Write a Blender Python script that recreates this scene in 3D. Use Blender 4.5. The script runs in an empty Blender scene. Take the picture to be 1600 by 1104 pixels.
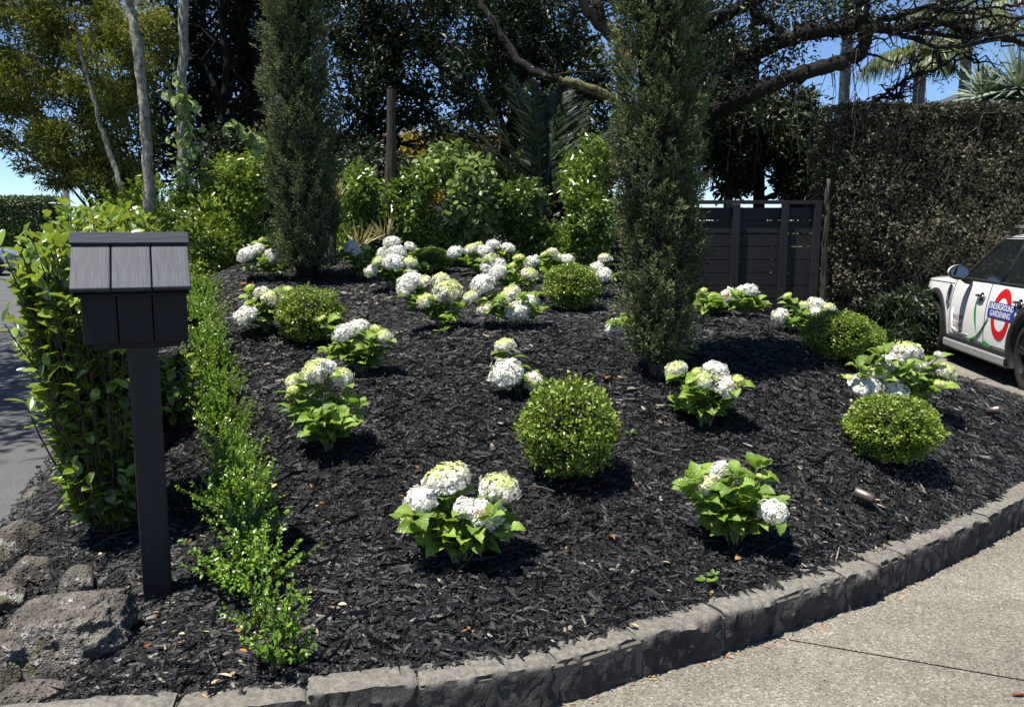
import bpy, math, random
import numpy as np
from mathutils import Vector, Matrix, noise

# ------------------------------------------------------------------ camera, sky, sun, exposure
S = bpy.context.scene
COL = S.collection
R = math.radians
cam_d = bpy.data.cameras.new('camera'); cam = bpy.data.objects.new('camera', cam_d); COL.objects.link(cam)
cam_d.sensor_width = 36.0; cam_d.lens = 29.93; cam_d.clip_start = 0.05; cam_d.clip_end = 2000
cam.location = (0, 0, 1.55); cam.rotation_euler = (R(90 - 8.2145), 0, 0)
S.camera = cam
SUNV = Vector((-0.30, -0.13, 0.945)).normalized()          # from the ground towards the sun
EL = math.asin(SUNV.z)
world = bpy.data.worlds.new('World'); S.world = world; world.use_nodes = True
wn = world.node_tree; wn.nodes.clear()
sky = wn.nodes.new('ShaderNodeTexSky'); sky.sky_type = 'NISHITA'; sky.sun_disc = False
sky.sun_elevation = EL; sky.sun_rotation = math.atan2(SUNV.x, SUNV.y)
sky.air_density = 1.0; sky.dust_density = 0.0; sky.ozone_density = 6.0; sky.altitude = 1500; sky.air_density = 0.8
bg = wn.nodes.new('ShaderNodeBackground'); bg.inputs['Strength'].default_value = 0.085
wo = wn.nodes.new('ShaderNodeOutputWorld')
wn.links.new(sky.outputs[0], bg.inputs[0]); wn.links.new(bg.outputs[0], wo.inputs[0])
sun_d = bpy.data.lights.new('sun', 'SUN'); sun_d.energy = 5.0; sun_d.angle = R(0.5); sun_d.color = (1.0, 0.955, 0.87)
sun = bpy.data.objects.new('sun', sun_d); COL.objects.link(sun)
sun.rotation_euler = SUNV.to_track_quat('Z', 'Y').to_euler()
S.view_settings.view_transform = 'Standard'; S.view_settings.look = 'None'
S.view_settings.gamma = 1.0; S.view_settings.use_curve_mapping = False
S.view_settings.exposure = 1.05
S.cycles.max_bounces = 6; S.cycles.diffuse_bounces = 2; S.cycles.glossy_bounces = 2
S.cycles.transmission_bounces = 3; S.cycles.transparent_max_bounces = 4

# ------------------------------------------------------------------ helpers
def tag(o, label=None, cat=None, group=None, kind=None):
    if label: o['label'] = label
    if cat: o['category'] = cat
    if group: o['group'] = group
    if kind: o['kind'] = kind
    return o
def empty(name, loc=(0, 0, 0), rz=0.0, label=None, cat=None, group=None):
    o = bpy.data.objects.new(name, None); COL.objects.link(o); o.empty_display_size = 0.1
    o.location = loc; o.rotation_euler = (0, 0, rz)
    return tag(o, label, cat, group)
def link_mesh(name, me, parent=None):
    o = bpy.data.objects.new(name, me); COL.objects.link(o)
    if parent is not None: o.parent = parent
    return o
def copy_tree(o, parent=None):
    c = o.copy(); COL.objects.link(c)
    if parent is not None: c.parent = parent
    for ch in CH.get(o.name, []): copy_tree(ch, c)
    return c
CH = {}
def kids(o):
    CH.clear()
    for x in S.objects:
        if x.parent: CH.setdefault(x.parent.name, []).append(x)
def mesh_np(name, V, faces, mats, var=None, mi=None, smooth=False):
    """faces: list of int arrays (n,k); mi: material index array matching the concatenated faces"""
    me = bpy.data.meshes.new(name)
    V = np.ascontiguousarray(V, dtype=np.float32)
    me.vertices.add(len(V)); me.vertices.foreach_set('co', V.ravel())
    faces = [np.asarray(f, dtype=np.int32) for f in faces if len(f)]
    nl = sum(f.size for f in faces); nf = sum(len(f) for f in faces)
    me.loops.add(nl); me.polygons.add(nf)
    me.loops.foreach_set('vertex_index', np.concatenate([f.ravel() for f in faces]))
    tot = np.concatenate([np.full(len(f), f.shape[1], dtype=np.int32) for f in faces])
    st = np.concatenate([[0], np.cumsum(tot)[:-1]]).astype(np.int32)
    me.polygons.foreach_set('loop_start', st); me.polygons.foreach_set('loop_total', tot)
    if mi is not None: me.polygons.foreach_set('material_index', np.asarray(mi, dtype=np.int32))
    me.polygons.foreach_set('use_smooth', np.full(nf, bool(smooth)))
    if not isinstance(mats, (list, tuple)): mats = [mats]
    for m in mats: me.materials.append(m)
    if var is not None:
        a = me.attributes.new('var', 'FLOAT', 'POINT'); a.data.foreach_set('value', np.asarray(var, dtype=np.float32))
    me.update(calc_edges=True)
    return me
class MB:
    """collects pieces (verts, faces, var) into one mesh"""
    def __init__(s): s.V = []; s.F = {}; s.A = []; s.n = 0
    def add(s, V, faces, var=0.5, mi=0):
        V = np.asarray(V, dtype=float).reshape(-1, 3)
        for f in faces:
            f = np.asarray(f, dtype=int)
            if f.size == 0: continue
            s.F.setdefault((f.shape[1], mi), []).append(f + s.n)
        s.V.append(V); s.A.append(np.broadcast_to(np.asarray(var, dtype=float), (len(V),))); s.n += len(V)
    def mesh(s, name, mats, smooth=False):
        fs = []; mi = []
        for (k, m), l in s.F.items():
            a = np.concatenate(l); fs.append(a); mi.append(np.full(len(a), m))
        return mesh_np(name, np.concatenate(s.V), fs, mats, np.concatenate(s.A), np.concatenate(mi), smooth)
    def build(s, name, mats, parent=None, smooth=False, kind=None):
        o = link_mesh(name, s.mesh(name, mats, smooth), parent)
        if kind: o['kind'] = kind
        return o
    def box(s, c, d, rz=0, var=0.5, mi=0, M=None):
        x, y, z = d[0] / 2, d[1] / 2, d[2] / 2
        v = np.array([(-x,-y,-z),(x,-y,-z),(x,y,-z),(-x,y,-z),(-x,-y,z),(x,-y,z),(x,y,z),(-x,y,z)])
        if rz:
            cz, sz = math.cos(rz), math.sin(rz); v = np.stack([v[:,0]*cz-v[:,1]*sz, v[:,0]*sz+v[:,1]*cz, v[:,2]], 1)
        if M is not None: v = v @ np.array(M).T
        s.add(v + np.array(c), [[(0,3,2,1),(4,5,6,7),(0,1,5,4),(1,2,6,5),(2,3,7,6),(3,0,4,7)]], var, mi)
    def tube(s, pts, rad, k=8, var=0.5, mi=0, cap=True):
        P = np.asarray(pts, dtype=float); n = len(P)
        rad = np.broadcast_to(np.asarray(rad, dtype=float), (n,))
        T = np.gradient(P, axis=0); T /= np.linalg.norm(T, axis=1)[:, None] + 1e-9
        ref = np.array([0.0, 0, 1]) if abs(T[0, 2]) < 0.9 else np.array([1.0, 0, 0])
        N = np.cross(T, ref); N /= np.linalg.norm(N, axis=1)[:, None] + 1e-9
        for i in range(1, n):
            if np.dot(N[i], N[i-1]) < 0: N[i] = -N[i]
        B = np.cross(T, N)
        a = np.arange(k) * 2 * math.pi / k
        V = P[:, None] + rad[:, None, None] * (np.cos(a)[None, :, None] * N[:, None] + np.sin(a)[None, :, None] * B[:, None])
        f = []
        i, j = np.meshgrid(np.arange(n-1), np.arange(k), indexing='ij'); i = i.ravel(); j = j.ravel(); j2 = (j+1) % k
        f.append(np.stack([i*k+j, i*k+j2, (i+1)*k+j2, (i+1)*k+j], 1))
        if cap: f += [np.arange(k)[None, ::-1], (np.arange(k) + (n-1)*k)[None]]
        s.add(V.reshape(-1, 3), f, var, mi)
    def grid(s, G, var=0.5, mi=0, closed=False):
        n, m = G.shape[:2]
        i, j = np.meshgrid(np.arange(n-1), np.arange(m if closed else m-1), indexing='ij'); i = i.ravel(); j = j.ravel(); j2 = (j+1) % m
        s.add(G.reshape(-1, 3), [np.stack([i*m+j, i*m+j2, (i+1)*m+j2, (i+1)*m+j], 1)], var, mi)
    def scatter(s, P, T, N, L, W, tpl, var, mi=0):
        """copies of a leaf template at P, along T, facing N"""
        tv, tf = tpl; n = len(P)
        T = T / (np.linalg.norm(T, axis=1)[:, None] + 1e-9)
        N = N - (N * T).sum(1)[:, None] * T; N /= (np.linalg.norm(N, axis=1)[:, None] + 1e-9)
        B = np.cross(N, T)
        L = np.broadcast_to(L, (n,)); W = np.broadcast_to(W, (n,))
        V = P[:, None] + tv[None, :, 0, None] * (T * L[:, None])[:, None] + tv[None, :, 1, None] * (B * W[:, None])[:, None] + tv[None, :, 2, None] * (N * L[:, None])[:, None]
        k = len(tv); off = (np.arange(n) * k)[:, None, None]
        fs = [(np.asarray(f)[None] + off).reshape(-1, np.asarray(f).shape[1]) for f in tf]
        s.add(V.reshape(-1, 3), fs, np.repeat(np.broadcast_to(var, (n,)), k), mi)
A_ = np.array
RHOMB = (A_([(0,0,0),(.42,-.5,.06),(1,0,-.06),(.42,.5,.06)]), [[(0,1,2,3)]])
BLADE = (A_([(0,-.5,0),(0,.5,0),(1,0,.0)]), [[(0,1,2)]])
OVAL = (A_([(0,0,0),(.22,-.38,.05),(.62,-.46,.04),(1,0,-.08),(.62,.46,.04),(.22,.38,.05),(.45,0,-.02)]),
        [[(0,1,6),(1,2,6),(2,3,6),(3,4,6),(4,5,6),(5,0,6)]])
def rnd_dir(rs, n):
    v = rs.normal(size=(n, 3)); return v / np.linalg.norm(v, axis=1)[:, None]

# ------------------------------------------------------------------ materials
class NT:
    def __init__(s, name):
        s.m = bpy.data.materials.new(name); s.m.use_nodes = True; s.t = s.m.node_tree; s.t.nodes.clear()
        s.out = s.t.nodes.new('ShaderNodeOutputMaterial')
    def n(s, typ, **kw):
        nd = s.t.nodes.new(typ)
        for k, v in kw.items():
            if hasattr(nd, k): setattr(nd, k, v)
            else: s.set(nd.inputs[k], v)
        return nd
    def set(s, inp, v):
        if isinstance(v, bpy.types.NodeSocket): s.t.links.new(v, inp)
        elif isinstance(v, (tuple, list)) and len(v) == 3 and inp.type == 'RGBA': inp.default_value = (*v, 1)
        else: inp.default_value = v
    def ramp(s, fac, stops, interp='LINEAR'):
        nd = s.t.nodes.new('ShaderNodeValToRGB'); nd.color_ramp.interpolation = interp
        e = nd.color_ramp.elements
        while len(e) < len(stops): e.new(0.5)
        for i, (p, c) in enumerate(stops):
            e[i].position = p; e[i].color = (*c, 1) if len(c) == 3 else c
        s.set(nd.inputs[0], fac); return nd.outputs[0]
    def noise(s, co, scale, detail=4, rough=.55, out=0, dist=0.0):
        nd = s.n('ShaderNodeTexNoise'); s.set(nd.inputs['Scale'], scale); nd.inputs['Detail'].default_value = detail
        nd.inputs['Roughness'].default_value = rough; nd.inputs['Distortion'].default_value = dist
        if co is not None: s.set(nd.inputs['Vector'], co)
        return nd.outputs[out]
    def vor(s, co, scale, feature='F1', out='Distance', rand=1.0):
        nd = s.n('ShaderNodeTexVoronoi', feature=feature); nd.inputs['Scale'].default_value = scale
        nd.inputs['Randomness'].default_value = rand
        if co is not None: s.set(nd.inputs['Vector'], co)
        return nd.outputs[out]
    def mix(s, f, a, b, mode='MIX'):
        nd = s.n('ShaderNodeMix', data_type='RGBA', blend_type=mode)
        s.set(nd.inputs[0], f); s.set(nd.inputs[6], a); s.set(nd.inputs[7], b); return nd.outputs[2]
    def math(s, op, a, b=0.0, clamp=False):
        nd = s.n('ShaderNodeMath', operation=op, use_clamp=clamp); s.set(nd.inputs[0], a); s.set(nd.inputs[1], b); return nd.outputs[0]
    def bump(s, h, strength=.3, dist=.01):
        nd = s.n('ShaderNodeBump'); nd.inputs['Strength'].default_value = strength; nd.inputs['Distance'].default_value = dist
        s.set(nd.inputs['Height'], h); return nd.outputs[0]
    def attr(s, name='var'):
        return s.n('ShaderNodeAttribute', attribute_name=name).outputs['Fac']
    def co(s, which='Object'): return s.n('ShaderNodeTexCoord').outputs[which]
    def map(s, v, scale):
        nd = s.n('ShaderNodeMapping'); s.set(nd.inputs['Vector'], v); nd.inputs['Scale'].default_value = scale; return nd.outputs[0]
    def bsdf(s, col, rough=.6, spec=.5, metal=0.0, nrm=None, **kw):
        b = s.n('ShaderNodeBsdfPrincipled')
        s.set(b.inputs['Base Color'], col); s.set(b.inputs['Roughness'], rough)
        s.set(b.inputs['Specular IOR Level'], spec); s.set(b.inputs['Metallic'], metal)
        if nrm is not None: s.set(b.inputs['Normal'], nrm)
        for k, v in kw.items(): s.set(b.inputs[k.replace('_', ' ')], v)
        return b.outputs[0]
    def done(s, sh): s.t.links.new(sh, s.out.inputs['Surface']); return s.m
def leaf_mat(name, stops, trans=.3, tcol=(.35, .5, .04), rough=.4, spec=.5, obj_rand=False, veins=False):
    t = NT(name)
    v = t.n('ShaderNodeObjectInfo').outputs['Random'] if obj_rand else t.attr()
    col = t.ramp(v, stops); nrm = None
    if veins:
        co = t.co(); sx = t.n('ShaderNodeSeparateXYZ'); t.set(sx.inputs[0], co)
        ay = t.math('ABSOLUTE', sx.outputs['Y'])
        ph = t.math('MULTIPLY', t.math('SUBTRACT', sx.outputs['X'], t.math('MULTIPLY', ay, .9)), 44.0)
        w = t.math('POWER', t.math('MULTIPLY', t.math('ADD', t.math('SINE', ph), 1.0), .5), 5.0)
        mid = t.math('SUBTRACT', 1.0, t.math('MULTIPLY', ay, 45.0), clamp=True)
        vv = t.math('MAXIMUM', w, mid)
        col = t.mix(t.math('MULTIPLY', vv, .30), col, (.30, .40, .10))
        nrm = t.bump(vv, .35, .02)
    sh = t.bsdf(col, rough, spec, nrm=nrm)
    tr = t.n('ShaderNodeBsdfTranslucent'); t.set(tr.inputs[0], t.mix(.5, col, tcol) if tcol else col)
    if nrm is not None: t.set(tr.inputs['Normal'], nrm)
    mx = t.n('ShaderNodeMixShader'); mx.inputs[0].default_value = trans
    t.t.links.new(sh, mx.inputs[1]); t.t.links.new(tr.outputs[0], mx.inputs[2])
    return t.done(mx.outputs[0])
def bark_mat(name, c1, c2, scale=(8, 8, 1.5), rough=.9):
    t = NT(name); co = t.map(t.co(), scale); n = t.noise(co, 3, 6, .65)
    return t.done(t.bsdf(t.ramp(n, [(.3, c1), (.7, c2)]), rough, .2, nrm=t.bump(n, .8, .03)))
def plain(name, col, rough=.5, spec=.5, metal=0.0, **kw):
    t = NT(name); n = t.noise(t.co(), 14, 4); c2 = tuple(x * .82 for x in col)
    return t.done(t.bsdf(t.ramp(n, [(.3, c2), (.7, col)]), rough, spec, metal, **kw))
M = {}
t = NT('mulch_ground'); n = t.noise(t.co(), 60, 5)
M['mulch_ground'] = t.done(t.bsdf(t.ramp(n, [(.3, (.003, .003, .0035)), (.7, (.010, .010, .010))]), .85, .3, nrm=t.bump(n, 1, .02)))
t = NT('mulch_chip'); v = t.attr(); co = t.co()
big = t.noise(co, 1.1, 5, .6); v = t.math('ADD', v, t.math('MULTIPLY', t.math('SUBTRACT', big, .5), .35), clamp=True)
c = t.ramp(v, [(0, (.0015, .0015, .002)), (.55, (.0045, .0045, .0052)), (.88, (.0125, .0125, .0135)), (.965, (.034, .033, .033)), (.99, (.09, .08, .07)), (1, (.24, .20, .16))])
n = t.noise(t.map(co, (1, 1, 1)), 170, 3)
M['mulch_chip'] = t.done(t.bsdf(c, t.math('ADD', .38, t.math('MULTIPLY', n, .35)), .38, nrm=t.bump(n, .6, .004)))
t = NT('aggregate_concrete'); co = t.co()
vd = t.vor(co, 135); vc = t.vor(co, 135, out='Color'); sp = t.n('ShaderNodeSeparateColor'); t.set(sp.inputs[0], vc)
peb = t.ramp(sp.outputs[0], [(0, (.085, .08, .07)), (.3, (.15, .14, .118)), (.6, (.20, .187, .155)), (.85, (.26, .24, .195)), (1, (.36, .34, .30))])
edge = t.math('SMOOTHSTEP' if False else 'MULTIPLY', vd, 1.6, clamp=True)
base = t.mix(t.math('GREATER_THAN', vd, .62), peb, (.19, .176, .148))
big = t.noise(co, 1.3, 4); big2 = t.noise(co, 7, 5)
colr = t.mix(.75, base, t.ramp(big, [(.3, (.60, .59, .56)), (.7, (1, .98, .92))]), 'MULTIPLY')
colr = t.mix(.5, colr, t.ramp(big2, [(.3, (.6, .6, .6)), (.65, (1, 1, 1))]), 'MULTIPLY')
st = t.noise(co, 2.6, 6, .62); colr = t.mix(.55, colr, t.ramp(st, [(.50, (1.06, 1.05, 1.03)), (.60, (.84, .82, .80)), (.72, (.66, .64, .61))]), 'MULTIPLY')
M['concrete'] = t.done(t.bsdf(colr, .85, .3, nrm=t.bump(vd, .5, .004)))
t = NT('asphalt'); co = t.co(); n = t.noise(co, 120, 3); b2 = t.noise(co, .8, 5); vd = t.vor(co, 140)
colr = t.mix(.7, t.ramp(n, [(.35, (.06, .06, .062)), (.65, (.115, .115, .115))]), t.ramp(b2, [(.3, (.6, .6, .6)), (.7, (1, 1, 1))]), 'MULTIPLY')
M['asphalt'] = t.done(t.bsdf(colr, .85, .35, nrm=t.bump(vd, .4, .004)))
t = NT('basalt_kerb'); co = t.co(); n = t.noise(co, 9, 7, .65); n2 = t.noise(co, 45, 6, .7); ri = t.n('ShaderNodeObjectInfo').outputs['Random']
geo = t.n('ShaderNodeNewGeometry'); sz = t.n('ShaderNodeSeparateXYZ'); t.set(sz.inputs[0], geo.outputs['Normal'])
c1 = t.ramp(n, [(.3, (.012, .012, .013)), (.5, (.036, .035, .035)), (.72, (.085, .080, .073))])
c2 = t.ramp(n2, [(.3, (.09, .085, .074)), (.5, (.20, .187, .158)), (.75, (.36, .335, .275))])
lit_top = t.math('MULTIPLY', t.math('SUBTRACT', sz.outputs['Z'], .35), 1.8, clamp=True)  # sunlit tops and shaded faces painted in: lighter where the normal points up
c3 = t.mix(t.math('MULTIPLY', lit_top, .8), c1, c2)
c3 = t.mix(t.math('MULTIPLY', ri, .25), c3, (.085, .066, .055))
M['basalt'] = t.done(t.bsdf(c3, .8, .35, nrm=t.bump(t.math('ADD', n, t.math('MULTIPLY', n2, .8)), .9, .02)))
M['mortar'] = plain('kerb_mortar', (.12, .11, .095), .95, .1)
t = NT('scoria_rock'); co = t.co(); n = t.noise(co, 5, 7, .7); vd = t.vor(co, 42); vd2 = t.vor(co, 95); n2 = t.noise(co, 16, 5, .7)
c1 = t.ramp(n, [(.28, (.036, .032, .028)), (.5, (.12, .108, .094)), (.72, (.25, .225, .19))])
c1 = t.mix(t.math('LESS_THAN', vd, .14), c1, (.03, .025, .022))
lich = t.math('MULTIPLY', t.math('GREATER_THAN', n2, .585), t.math('GREATER_THAN', n, .50))
c1 = t.mix(t.math('MULTIPLY', lich, .8), c1, (.42, .41, .38))
moss = t.math('GREATER_THAN', t.noise(co, 3.1, 5), .62)
c1 = t.mix(t.math('MULTIPLY', moss, .45), c1, (.09, .085, .02))
hh = t.math('ADD', t.math('MINIMUM', vd, .35), t.math('MULTIPLY', t.math('MINIMUM', vd2, .4), .5))
M['rock'] = t.done(t.bsdf(c1, .95, .15, nrm=t.bump(t.math('ADD', hh, t.math('MULTIPLY', n2, .9)), 1, .05)))
M['soil'] = plain('soil', (.045, .038, .03), .95, .1)
M['grass'] = plain('grass_ground', (.07, .10, .03), .9, .1)
# painted timber with vertical grain
def wood_mat(name, col, scale=(26, 26, 1.6), rough=.55, spec=.28):
    t = NT(name); co = t.map(t.co(), scale); n = t.noise(co, 3.2, 6, .7, dist=.6); n2 = t.noise(t.co(), 3, 4)
    cc = t.ramp(n, [(.3, tuple(x*.62 for x in col)), (.52, col), (.75, tuple(x*1.3 for x in col))])
    cc = t.mix(.5, cc, t.ramp(n2, [(.3, (.75, .75, .75)), (.7, (1.1, 1.1, 1.1))]), 'MULTIPLY')
    return t.done(t.bsdf(cc, rough, spec, nrm=t.bump(n, .45, .006)))
M['letter_wood'] = wood_mat('sunlit_charcoal_timber', (.075, .082, .098), rough=.6)
M['roof_wood'] = wood_mat('sunlit_charcoal_roof_timber', (.048, .054, .068), (30, 1.6, 30), rough=.6)  # lighter copy of the charcoal paint, sunlight on the roof in its colour
M['ridge_wood'] = wood_mat('sunlit_charcoal_ridge_timber', (.05, .056, .07), (1.6, 26, 26), rough=.6)
M['box_wood'] = wood_mat('shaded_charcoal_timber', (.008, .0085, .011), rough=.6)  # near-black copy of the charcoal, shade under the eave put into it
M['post_wood'] = wood_mat('charcoal_post_paint', (.017, .018, .022), (18, 18, 1.2), rough=.45)
M['fence_wood'] = wood_mat('shaded_fence_timber', (.015, .015, .0155), (1.2, 20, 20), rough=.65)  # shade on the fence is put into this dark colour
M['knob'] = plain('black_metal', (.015, .015, .016), .35, .5, .6)
M['lamp_metal'] = plain('bronze_metal', (.20, .15, .13), .4, .5, .85)
M['lamp_glass'] = plain('lamp_glass', (.05, .05, .05), .1, .7)
# foliage
G_ = leaf_mat
M['hyd_leaf'] = G_('hydrangea_leaf', [(0, (.08, .155, .022)), (.5, (.155, .255, .034)), (1, (.25, .37, .05))], .34, (.42, .62, .06), .42, .45, obj_rand=True, veins=True)
M['hyd_stem'] = plain('hydrangea_stem', (.12, .16, .05), .6)
t = NT('hydrangea_petal'); v = t.attr()
col = t.ramp(v, [(0, (.42, .30, .18)), (.03, (.74, .73, .69)), (.35, (.72, .715, .57)), (.7, (.62, .65, .28)), (1, (.46, .54, .10))])
sh = t.bsdf(col, .6, .25); tr = t.n('ShaderNodeBsdfTranslucent'); t.set(tr.inputs[0], col)
mx = t.n('ShaderNodeMixShader'); mx.inputs[0].default_value = .25; t.t.links.new(sh, mx.inputs[1]); t.t.links.new(tr.outputs[0], mx.inputs[2])
M['petal'] = t.done(mx.outputs[0])
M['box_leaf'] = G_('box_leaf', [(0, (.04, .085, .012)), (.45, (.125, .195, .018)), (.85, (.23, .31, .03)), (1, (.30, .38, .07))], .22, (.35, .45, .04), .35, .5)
M['boxrow_leaf'] = G_('box_hedge_leaf', [(0, (.065, .14, .015)), (.5, (.14, .26, .025)), (1, (.22, .37, .04))], .28, (.4, .6, .05), .3, .55)
M['gris_leaf'] = G_('broad_hedge_leaf', [(0, (.035, .08, .012)), (.5, (.11, .185, .022)), (1, (.24, .34, .04))], .28, (.5, .58, .05), .22, .7)
M['gris_leaf_obj'] = G_('broad_glossy_leaf', [(0, (.035, .08, .012)), (.5, (.11, .185, .022)), (1, (.24, .34, .04))], .28, (.5, .58, .05), .22, .7, obj_rand=True)
M['camellia_leaf'] = G_('camellia_leaf', [(0, (.025, .06, .010)), (.5, (.08, .15, .022)), (1, (.20, .30, .04))], .2, (.35, .45, .05), .28, .6)
M['lime_leaf'] = G_('lime_shrub_leaf', [(0, (.06, .13, .015)), (.5, (.18, .27, .03)), (1, (.32, .42, .06))], .28, (.45, .5, .06), .35, .5)
M['viburnum_leaf'] = G_('pale_round_leaf', [(0, (.08, .13, .035)), (.5, (.19, .27, .08)), (1, (.33, .42, .15))], .25, (.35, .5, .12), .45, .4)
M['cypress_leaf'] = G_('cypress_leaf', [(0, (.022, .034, .016)), (.5, (.085, .11, .046)), (.9, (.19, .22, .09)), (1, (.22, .16, .07))], .14, (.2, .26, .07), .65, .25)
M['teatree_leaf'] = G_('tea_tree_leaf', [(0, (.08, .10, .018)), (.5, (.20, .22, .036)), (1, (.36, .37, .065))], .32, (.3, .3, .05), .55, .35)
M['dark_leaf'] = G_('shaded_canopy_leaf', [(0, (.008, .015, .006)), (.5, (.018, .032, .011)), (1, (.045, .07, .02))], .10, (.15, .22, .03), .45, .4)  # dark colours carry the shade under the trees
M['mid_leaf'] = G_('mid_canopy_leaf', [(0, (.014, .028, .008)), (.5, (.045, .072, .018)), (1, (.10, .13, .03))], .15, (.25, .3, .04), .45, .4)
M['yellow_leaf'] = G_('golden_leaf', [(0, (.22, .17, .03)), (.5, (.38, .30, .05)), (1, (.5, .44, .10))], .35, (.6, .5, .08), .5, .3)
M['hedge_leaf'] = G_('clipped_hedge_leaf', [(0, (.036, .04, .02)), (.5, (.095, .092, .052)), (.9, (.165, .145, .088)), (1, (.20, .12, .07))], .12, (.25, .2, .06), .55, .35)
M['farhedge_leaf'] = G_('far_hedge_leaf', [(0, (.04, .06, .02)), (1, (.12, .15, .05))], .1, (.2, .25, .05), .5, .4)
M['palm_dark'] = G_('dark_palm_leaf', [(0, (.010, .016, .008)), (1, (.035, .05, .02))], .12, (.2, .25, .04), .4, .45)
M['palm_leaf'] = G_('palm_leaf', [(0, (.045, .065, .02)), (1, (.13, .16, .055))], .25, (.35, .35, .08), .4, .45)
M['palm_pale'] = G_('straw_palm_leaf', [(0, (.18, .16, .06)), (1, (.36, .32, .14))], .3, (.5, .42, .15), .5, .4)
M['yucca'] = G_('blue_green_spike_leaf', [(0, (.11, .15, .10)), (1, (.24, .30, .20))], .1, (.3, .35, .15), .45, .4)
M['litter'] = G_('fallen_leaf', [(0, (.16, .055, .025)), (.3, (.28, .13, .05)), (.55, (.40, .25, .12)), (.75, (.50, .42, .28)), (.88, (.40, .34, .04)), (1, (.35, .06, .05))], .15, None, .6, .3)
M['weed'] = G_('weed_leaf', [(0, (.07, .14, .02)), (1, (.16, .26, .05))], .3, (.4, .5, .05), .45, .4)
M['bark_pale'] = bark_mat('pale_bark', (.055, .048, .036), (.50, .46, .38), (11, 11, 5))
M['bark_dark'] = bark_mat('dark_bark', (.006, .005, .0045), (.022, .019, .016))
M['bark_mid'] = bark_mat('mid_bark', (.03, .025, .018), (.13, .11, .08))
M['bark_moss_lit'] = bark_mat('sunlit_mossy_bark', (.05, .045, .02), (.17, .16, .06), (4, 4, 4))  # moss coloured bright: sunlight on this stretch of limb is in the tone
M['bark_grey'] = bark_mat('grey_palm_trunk', (.07, .068, .06), (.19, .18, .165), (2, 2, 10))
M['bark_fib'] = bark_mat('weathered_stump', (.022, .019, .016), (.085, .075, .062), (14, 14, 1))
M['root'] = bark_mat('aerial_root', (.05, .04, .03), (.14, .11, .08), (6, 6, 6))
M['roof_tile'] = plain('brown_roof_tile', (.13, .085, .07), .85, .2)
M['roof_dark'] = plain('dark_roof', (.05, .05, .055), .6)
M['house_wall'] = plain('pale_house_wall', (.62, .58, .52), .9, .2)
# ------------------------------------------------------------------ the planting mound
TP = A_([[-0.213, 3.3, 0.212], [0.273, 4.0, 0.367], [2.008, 4.4, 0.354], [0.505, 7.2, 0.878], [-1.544, 6.5, 0.671], [2.155, 5.5, 0.701], [-0.863, 9.0, 1.116], [0.894, 5.1, 0.704], [-1.969, 8.2, 1.081], [-0.969, 4.3, 0.433], [1.061, 4.6, 0.482], [0.961, 3.5, 0.232], [1.693, 6.8, 0.89], [0.057, 5.0, 0.596], [-0.988, 5.4, 0.633], [-1.948, 6.6, 0.784], [-0.315, 8.4, 1.114], [0.36, 8.0, 1.075], [2.137, 6.2, 0.783], [-0.501, 6.3, 0.819], [-3.03, 8.6, 1.103], [2.5, 5.3, 0.423], [-1.3, 2.4, 0.13], [-0.92, 2.42, 0.145], [-0.6, 2.5, 0.15], [-0.3, 2.56, 0.15], [0.1, 2.68, 0.155], [0.44, 2.86, 0.155], [1.0, 3.2, 0.155], [1.72, 3.68, 0.155], [2.6, 4.4, 0.155], [3.35, 5.15, 0.15], [3.9, 5.85, 0.15], [4.2, 6.6, 0.145], [4.3, 7.4, 0.14], [4.3, 8.2, 0.12], [4.2, 9.4, 0.1], [-1.4, 3.18, 0.12], [-1.8, 3.73, 0.13], [-0.8, 2.71, 0.17], [-1.33, 4.0, 0.24], [-1.74, 5.0, 0.5], [-2.2, 3.6, 0.06], [-2.7, 4.8, 0.08], [-3.2, 6.0, 0.14], [-3.6, 7.5, 0.3], [-4.0, 9.0, 0.5], [-2.45, 6.6, 0.78], [-2.1, 5.6, 0.52], [-3, 10, 1.12], [-1, 10.5, 1.12], [0.6, 10, 1.0], [1.4, 9.0, 0.85], [2.3, 8.2, 0.62], [2.9, 9.5, 0.3], [3.4, 7.4, 0.42], [3.2, 6.3, 0.5], [-2, 12.5, 0.95], [0, 12.5, 0.85], [1.0, 12.5, 0.7], [-1.5, 2.45, 0.06], [-1.65, 2.75, 0.03], [2.2, 6.9, 0.84], [1.1, 5.9, 0.84], [0.2, 9.2, 1.1]])
def _U(r2): return np.where(r2 > 1e-12, r2 * np.log(r2 + 1e-12), 0.0)
def _tps():
    n = len(TP); d = ((TP[:, None, :2] - TP[None, :, :2]) ** 2).sum(-1)
    K = _U(d) + np.eye(n) * 0.15; Pm = np.hstack([np.ones((n, 1)), TP[:, :2]])
    A = np.vstack([np.hstack([K, Pm]), np.hstack([Pm.T, np.zeros((3, 3))])])
    return np.linalg.solve(A, np.concatenate([TP[:, 2], np.zeros(3)]))
TC = _tps()
def hz(x, y):
    x = np.asarray(x, dtype=float); y = np.asarray(y, dtype=float); sh = x.shape
    q = np.stack([x.ravel(), y.ravel()], 1); out = np.empty(len(q))
    for a in range(0, len(q), 40000):
        qq = q[a:a+40000]; d = ((qq[:, None] - TP[None, :, :2]) ** 2).sum(-1)
        out[a:a+40000] = _U(d) @ TC[:-3] + TC[-3] + qq @ TC[-2:]
    return np.clip(out.reshape(sh), 0.03, 1.3)
def H(x, y): return float(hz(A_([x]), A_([y]))[0])
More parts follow.
